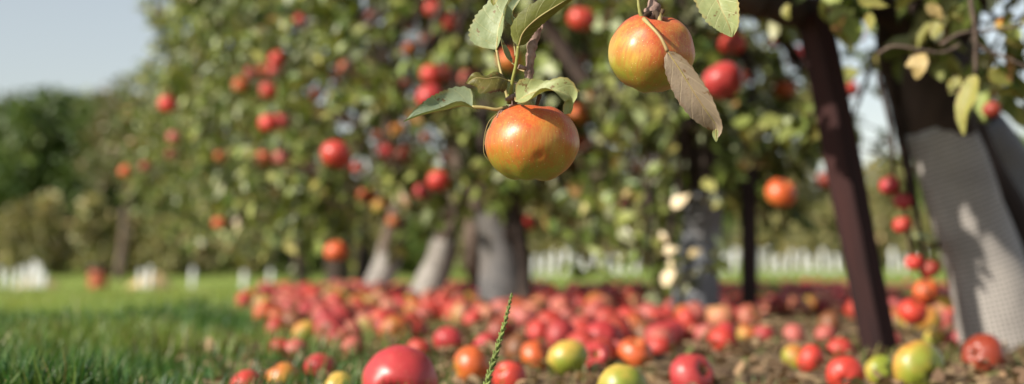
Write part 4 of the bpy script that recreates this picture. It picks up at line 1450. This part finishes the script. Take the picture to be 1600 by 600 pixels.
# ------------------------------------------------------------------ leaf litter on the soil
n = 9000
pos = []
while len(pos) < n:
    y = rng.uniform(1.2, 9.0) if rng.random() < 0.5 else rng.uniform(1.2, 4)
    x = rng.uniform(-0.4 - 0.16 * y, 0.42 * y)
    if rng.random() < soil(x, y) + 0.05:
        pos.append((x, y, gz(x, y) + 0.004 + 0.014 * rng.random()))
pos = np.array(pos)
dirs = unit(n) * np.array([1, 1, 0.25])
nr = unit(n) * 0.45 + np.array([0, 0, 1.0])
cols = np.array([(0.32, 0.20, 0.11), (0.42, 0.29, 0.16), (0.20, 0.12, 0.07), (0.46, 0.34, 0.18), (0.15, 0.16, 0.05)])[rng.choice(5, n, p=[0.3, 0.2, 0.28, 0.05, 0.17])] * rng.uniform(0.5, 0.95, (n, 1))
ln = rng.uniform(0.012, 0.036, n)
tag(link('leaf_litter', leaf_mesh('leaf_litter', pos, dirs, nr, ln, ln * 0.55, cols, rng.uniform(-0.3, 0.5, n), rng.uniform(-0.4, 0.4, n)), M['litter']), 'dry brown leaves strewn over the soil between the fallen apples', 'leaves', None, 'stuff')

# ------------------------------------------------------------------ long grass
def grass(name, n, ylo, yhi, fn, hlo, hhi, wlo, whi, cols, label, pw=1.0):
    pos, hs = [], []
    tries = 0
    while len(pos) < n and tries < n * 12:
        tries += 1
        y = ylo + (yhi - ylo) * rng.random() ** pw
        x = rng.uniform(-0.44 * y - 0.4, 0.42 * y + 0.2)
        k = fn(x, y)
        if rng.random() > k:
            continue
        pos.append((x, y, gz(x, y) - 0.004))
        hs.append(rng.uniform(hlo, hhi) * (0.6 + 0.4 * k) * (0.8 + 0.6 * mnoise.noise((x * 2.2, y * 2.2, 0.7))))
    n = len(pos)
    pos = np.array(pos)
    dirs = rng.normal(size=(n, 3)) * np.array([0.30, 0.30, 0.05]) + np.array([0.05, 0, 1.0])
    nr = unit(n) * np.array([1, 1, 0.2])
    cl = np.array(cols)[rng.choice(len(cols), n)] * rng.uniform(0.7, 1.25, (n, 1))
    pt = np.array([mnoise.noise((q[0] * 1.6, q[1] * 0.9, 6.6)) for q in pos])[:, None]      # worn, drier patches
    cl = cl * (1 + 0.35 * pt) + np.clip(pt - 0.1, 0, 1) * np.array([[0.14, 0.08, 0.01]])
    dry = rng.random(n) < 0.05
    cl[dry] = np.array([0.30, 0.24, 0.11])
    me = leaf_mesh(name, pos, dirs, nr, np.array(hs), rng.uniform(wlo, whi, n), cl, 0, rng.uniform(0.0, 0.5, n), BLADE, BF)
    return tag(link(name, me, M['grass']), label, 'grass', None, 'stuff')


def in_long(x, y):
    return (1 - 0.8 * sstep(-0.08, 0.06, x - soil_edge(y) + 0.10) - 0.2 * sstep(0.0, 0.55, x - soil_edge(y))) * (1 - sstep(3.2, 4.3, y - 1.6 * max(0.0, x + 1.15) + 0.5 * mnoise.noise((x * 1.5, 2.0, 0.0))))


GC = [(0.030, 0.100, 0.018), (0.046, 0.135, 0.024), (0.075, 0.165, 0.030), (0.035, 0.11, 0.028), (0.14, 0.21, 0.05)]  # lush greens, darkened to carry the tree shade lying on this grass
grass('long_grass', 34000, 1.6, 5.2, in_long, 0.05, 0.11, 0.0022, 0.0045, GC, 'lush long grass filling the lower left, tree shade painted into its dark green', 1.3)
grass('weeds', 2600, 1.5, 8.5, lambda x, y: soil(x, y) * (0.9 if mnoise.noise((x * 1.9, y * 1.9, 8.3)) > 0.28 else 0.02) + (0.5 if abs(x - soil_edge(y) - 0.15) < 0.2 else 0), 0.02, 0.06, 0.003, 0.007,
      [(0.06, 0.10, 0.03), (0.10, 0.13, 0.04), (0.16, 0.16, 0.06)], 'sparse green tufts sprouting between the fallen apples', 1.0)
grass('lawn_grass', 16000, 4.0, 16.0, lambda x, y: (1 - soil(x, y)) * (1 - in_long(x, y)), 0.02, 0.045, 0.004, 0.007,
      [(0.17, 0.25, 0.04), (0.23, 0.27, 0.06), (0.14, 0.22, 0.04)], 'short mown grass of the lawn beyond the long grass', 1.0)

# ------------------------------------------------------------------ far things
def far_tree(name, label, cat, group, px, d, top, wpx, pal, n, leaf, bark='bark_dark', base_frac=0.15, trunk_r=0.16, lob=9, crown_shift=0.0):
    x = (px - 800) / F * d
    z0 = gz(x, d)
    zt = CAM_H + (HOR - top) / F * d
    H = zt - z0
    W = wpx / F * d / 2
    t = empty(name, (x, d, z0))
    tag(t, label, cat, group)
    m = MB()
    tp = [Vector((0, 0, -0.1)), Vector((rng.normal() * 0.1, 0, H * 0.35)), Vector((crown_shift * 0.6, 0, H * 0.75))]
    q = curve_pts(tp, 5)
    m.tube(q, lerp_list([trunk_r, trunk_r * 0.7, trunk_r * 0.3], len(q)), 8, True, 0.2, 2)
    lobes = []
    for k in range(lob):
        f = base_frac + (0.98 - base_frac) * (k + 0.5) / lob
        wd = math.sin(math.pi * min(0.97, max(0.12, (f - base_frac * 0.6) / (1.06 - base_frac * 0.6)))) ** 0.6
        a = k * 2.4 + rng.random()
        c = Vector((math.cos(a) * W * 0.55 * wd + crown_shift * f, math.sin(a) * W * 0.5 * wd, H * f * 0.93))
        rl = W * rng.uniform(0.42, 0.62) * (0.5 + 0.5 * wd)
        rl = min(rl, H - c.z) if k > lob - 3 else rl
        lobes.append((c, max(rl, W * 0.22)))
        b0 = q[min(len(q) - 1, max(1, int(f * len(q) * 0.8)))]
        m.tube([b0, b0.lerp(c, 0.6) + Vector((0, 0, 0.05 * H)), c], [trunk_r * 0.35, trunk_r * 0.2, trunk_r * 0.08], 5)
    link('trunk', m.mesh('trunk'), M[bark], t)
    vol = np.array([l[1] ** 2 for l in lobes])
    pick = rng.choice(lob, n, p=vol / vol.sum())
    u_ = unit(n)
    s = rng.random(n) ** 0.45
    C = np.array([tuple(l[0]) for l in lobes])[pick]
    Rr = np.array([l[1] for l in lobes])[pick]
    pos = C + u_ * (s * Rr)[:, None] * np.array([1, 1, 0.85])
    pos += rng.normal(size=(n, 3)) * 0.06 * W
    dd = u_ + unit(n) * 0.8 + np.array([0, 0, -0.3])
    ln = leaf * rng.uniform(0.7, 1.3, n)
    k = pos[:, 2] > 0.05
    # clump-wise colour variety
    cc = pick_cols(pal, n) * (0.8 + 0.4 * rng.random(lob))[pick][:, None]
    me = leaf_mesh('crown', pos[k], dd[k], (unit(n) + np.array([0, 0, 0.8]))[k], ln[k], ln[k] * 0.7, cc[k], 0.2, 0.2)
    o = link('crown', me, M['leaf'], t)
    o['kind'] = 'stuff'
    return t


WOOD = 'woodland trees behind the orchard'
for (px, d, top, wpx, pal, lab) in [
    (-70, 82, 150, 190, 'dark', 'dark green broadleaf tree running out of frame at the far left'),
    (45, 80, 125, 160, 'dark', 'dark green woodland tree nearest the left edge, topping the others there'),
    (120, 84, 138, 150, 'mid', 'mid green woodland tree second from the left edge'),
    (190, 86, 140, 150, 'dark', 'dark woodland tree behind the pale distant trunk'),
    (5, 86, 130, 150, 'mid', 'mid green tree filling the gap beside the left frame edge'),
    (85, 86, 130, 140, 'mid', 'fresh green tree between the two tallest at far left'),
    (155, 80, 150, 130, 'dark', 'lower dark green tree left of the bare pale trunk'),
    (225, 88, 150, 120, 'mid', 'mid green tree right of the bare pale trunk'),
    (260, 84, 170, 140, 'mid', 'woodland tree half hidden behind the left edge of orchard foliage'),
    (350, 85, 200, 150, 'mid', 'woodland tree behind the upper left apple cluster'),
    (470, 88, 215, 170, 'mid', 'woodland tree behind the fifth orchard tree'),
    (620, 86, 225, 170, 'olive', 'olive woodland tree behind the leaning trunk'),
    (780, 88, 235, 170, 'mid', 'woodland tree behind the thick sleeved trunk'),
    (930, 85, 230, 170, 'olive', 'olive woodland tree behind the gap right of the in-focus apple'),
    (1080, 88, 240, 170, 'mid', 'woodland tree behind the bluish sleeved trunk'),
    (1230, 86, 235, 160, 'olive', 'woodland tree behind the dark stake'),
    (1370, 88, 240, 160, 'olive', 'yellowish woodland tree seen between brown post and wrapped trunk'),
    (1500, 86, 225, 160, 'mid', 'woodland tree behind the wrapped trunk'),
    (1615, 84, 208, 150, 'mid', 'bright green woodland tree at the right edge'),
]:
    far_tree('woodland_tree', lab, 'tree', WOOD, px, d, top, wpx * 1.15, pal, 4500, 0.42, trunk_r=0.2)
far_tree('slender_tree', 'tall thin tree with bare pale trunk and sparse pinkish crown at left', 'tree', None, 187, 52, 105, 135, 'russet', 1500, 0.22, 'bark_far', 0.5, 0.19, 9)
SH = 'scrub along the far edge of the lawn'
k = 0
for (px, d, top, wpx, pal) in [(-20, 66, 325, 110, 'olive'), (35, 64, 310, 90, 'olive'), (85, 67, 300, 80, 'tan'), (150, 62, 300, 70, 'olive'), (215, 65, 330, 80, 'tan'), (262, 63, 335, 80, 'olive'), (320, 66, 322, 100, 'tan'), (390, 64, 330, 90, 'olive'),
                               (470, 66, 325, 110, 'mid'), (560, 65, 330, 110, 'olive'), (660, 66, 330, 110, 'mid'), (760, 65, 330, 110, 'olive'), (850, 64, 332, 100, 'olive'), (930, 66, 325, 100, 'tan'), (1010, 64, 330, 100, 'olive'),
                               (1100, 66, 330, 110, 'mid'), (1200, 65, 335, 100, 'tan'), (1280, 64, 325, 100, 'olive'), (1365, 66, 315, 100, 'tan'), (1450, 65, 325, 110, 'olive'), (1560, 65, 300, 120, 'mid'), (1650, 65, 300, 110, 'mid')]:
    where = ['leftmost, cut by the left edge', 'above the cluster of white guards', 'above the gap left of the rusty drum', 'just left of the bare pale trunk', 'just right of the bare pale trunk', 'above the paired white guards',
             'above the lone white guard', 'left of the farthest orchard trunk', 'behind the farthest orchard trunk', 'behind the white wrapped trunk', 'behind the leaning trunk', 'behind the thick sleeved trunk',
             'right of the low red apple', 'below the in-focus apples gap', 'behind the pale sunlit leaves', 'behind the bluish trunk', 'right of the dark stake', 'left of the brown post', 'right of the brown post', 'behind the wrapped trunk', 'by the right edge', 'cut by the right edge'][k]
    far_tree('shrub', '%s scrub bush at the lawn edge, %s' % ({'olive': 'olive', 'tan': 'tan brown', 'mid': 'green'}[pal], where), 'bush', SH, px, d, top, wpx, pal, 1500, 0.28, 'bark_dark', 0.02, 0.07, 8)
    k += 1

# young trees in white guards
gv = MB()
for j in range(9):
    pass


def guard_tube():
    m = MB()
    n = 12
    H, r, th = 0.62, 0.075, 0.006
    vs, fs = [], []
    rings = [(r, 0), (r * 1.02, H * 0.5), (r * 0.99, H), (r * 0.99 - th, H), (r * 0.99 - th, 0.02)]
    for (a, z) in rings:
        for k in range(n):
            an = 2 * math.pi * k / n
            vs.append((a * math.cos(an), a * math.sin(an), z))
    for i in range(len(rings) - 1):
        for k in range(n):
            fs.append((i * n + k, i * n + (k + 1) % n, (i + 1) * n + (k + 1) % n, (i + 1) * n + k))
    return m.add(vs, fs).mesh('guard')


GT = guard_tube()
GT.materials.append(M['white'])
WH = MB().tube(curve_pts([(0, 0, -0.02), (0.01, 0, 0.5), (0.03, 0.02, 0.95), (0.02, 0.0, 1.25)], 4), lerp_list([0.012, 0.010, 0.004], 13), 5).mesh('stem')
WH.materials.append(M['bark_dark'])
npos = 26
lp = np.stack([rng.normal(size=npos) * 0.05, rng.normal(size=npos) * 0.05, rng.uniform(0.65, 1.25, npos)], 1)
SL = leaf_mesh('leaves', lp, unit(npos) + np.array([0, 0, 0.2]), unit(npos) + np.array([0, 0, 0.6]), np.full(npos, 0.09), np.full(npos, 0.05), pick_cols('olive', npos))
SL.materials.append(M['leaf'])


def sapling(px, d, sc, label, group):
    x = (px - 800) / F * d
    t = empty('guarded_sapling', (x, d, gz(x, d)))
    t.scale = (sc[0], sc[0], sc[1])
    t.rotation_euler = (rng.normal() * 0.03, rng.normal() * 0.05, rng.uniform(0, 6))
    tag(t, label, 'sapling', group)
    for nm, me in (('guard', GT), ('stem', WH), ('leaves', SL)):
        c = bpy.data.objects.new(nm, me)
        COL.objects.link(c)
        c.parent = t


for (px, d, s, lab) in [
    (4, 31, 1.0, 'white guarded sapling cut by the left edge'), (17, 32, 1.0, 'white guarded sapling second from the left edge'), (30, 33, 1.0, 'white guarded sapling third from the left edge'),
    (42, 34, 1.1, 'white guarded sapling fourth from the left edge'), (53, 33, 1.2, 'white guarded sapling fifth from the left edge, tall'), (64, 33, 1.2, 'white guarded sapling tallest in the left cluster'),
    (70, 28.5, 0.95, 'white guarded sapling standing lowest at the right end of the left cluster'),
    (222, 31, 1.1, 'left one of the paired white guarded saplings on the lawn'), (234, 29, 1.0, 'right one of the paired white guarded saplings on the lawn'),
    (301, 30, 0.95, 'lone white guarded sapling in the middle of the left lawn'), (381, 29.5, 1.0, 'white guarded sapling on the lawn nearest the orchard row'),
    (423, 31, 0.9, 'pinkish lit guarded sapling close to the farthest orchard trunk')]:
    sapling(px, d, (s * 0.64, s * rng.uniform(0.75, 0.98)), lab, 'guarded saplings on the left lawn')
rows = [([822, 838, 853, 868, 884, 899, 915, 930, 945, 962, 978, 996], 'right of the thick trunk'), ([1122, 1137, 1152], 'left of the dark stake'),
        ([1188, 1204, 1219, 1235, 1251, 1268, 1285, 1302, 1322], 'right of the dark stake'), ([1398, 1418, 1436], 'right of the brown post')]
for pxs, zn in rows:
    for i, px in enumerate(pxs):
        big = rng.uniform(0.8, 1.3)
        sapling(px + rng.normal() * 2, 44 + rng.normal() * 0.8, (0.9, 0.95 * big), '%s white guarded sapling of the far row %s' % (ORD[i], zn), 'far row of guarded saplings')

# rusty drum on the lawn
x = (155 - 800) / F * 31
dr = empty('drum', (x, 31, gz(x, 31)))
tag(dr, 'rust red drum with dark top standing alone on the left lawn', 'drum')
m = MB()
prof = [(0.0, 0.0), (0.20, 0.0), (0.215, 0.01), (0.20, 0.03), (0.20, 0.17), (0.212, 0.19), (0.20, 0.21), (0.20, 0.36), (0.212, 0.38), (0.20, 0.40), (0.20, 0.50)]
m.tube([(0, 0, max(z, 0.0001 * i)) for i, (r, z) in enumerate(prof)], [max(r, 0.01) for r, z in prof], 24)
link('body', m.mesh('body', True), M['rust'], dr)
m = MB()
m.tube([(0, 0, 0.503), (0, 0, 0.52), (0, 0, 0.60), (0, 0, 0.61)], [0.20, 0.235, 0.235, 0.18], 24)
link('lid', m.mesh('lid', True), M['drum_top'], dr)


def heap(px, d, w, h, label):
    x = (px - 800) / F * d
    vs, fs = [], []
    nr, na = 10, 32
    for i in range(nr + 1):
        f = i / nr
        for k in range(na):
            a = 2 * math.pi * k / na
            rr_ = f * (1 + 0.15 * mnoise.noise((math.cos(a) * 2, math.sin(a) * 2, px)))
            z = h * (1 - f * f) ** 1.2 * (1 + 0.35 * mnoise.noise((math.cos(a) * f * 4, math.sin(a) * f * 4, px * 0.1))) - 0.04 * f
            vs.append((math.cos(a) * rr_ * w / 2, math.sin(a) * rr_ * w / 2, z))
    for i in range(nr):
        for k in range(na):
            fs.append((i * na + k, i * na + (k + 1) % na, (i + 1) * na + (k + 1) % na, (i + 1) * na + k))
    me = bpy.data.meshes.new('straw_heap')
    me.from_pydata(vs, [], fs)
    me.polygons.foreach_set('use_smooth', [True] * len(fs))
    o = link('straw_heap', me, M['straw'], None, (x, d, gz(x, d)))
    tag(o, label, 'straw heap')


heap(238, 34, 1.3, 0.42, 'low tan straw heap behind the paired white guards')
heap(60, 36, 1.5, 0.30, 'low tan heap behind the left cluster of white guards')
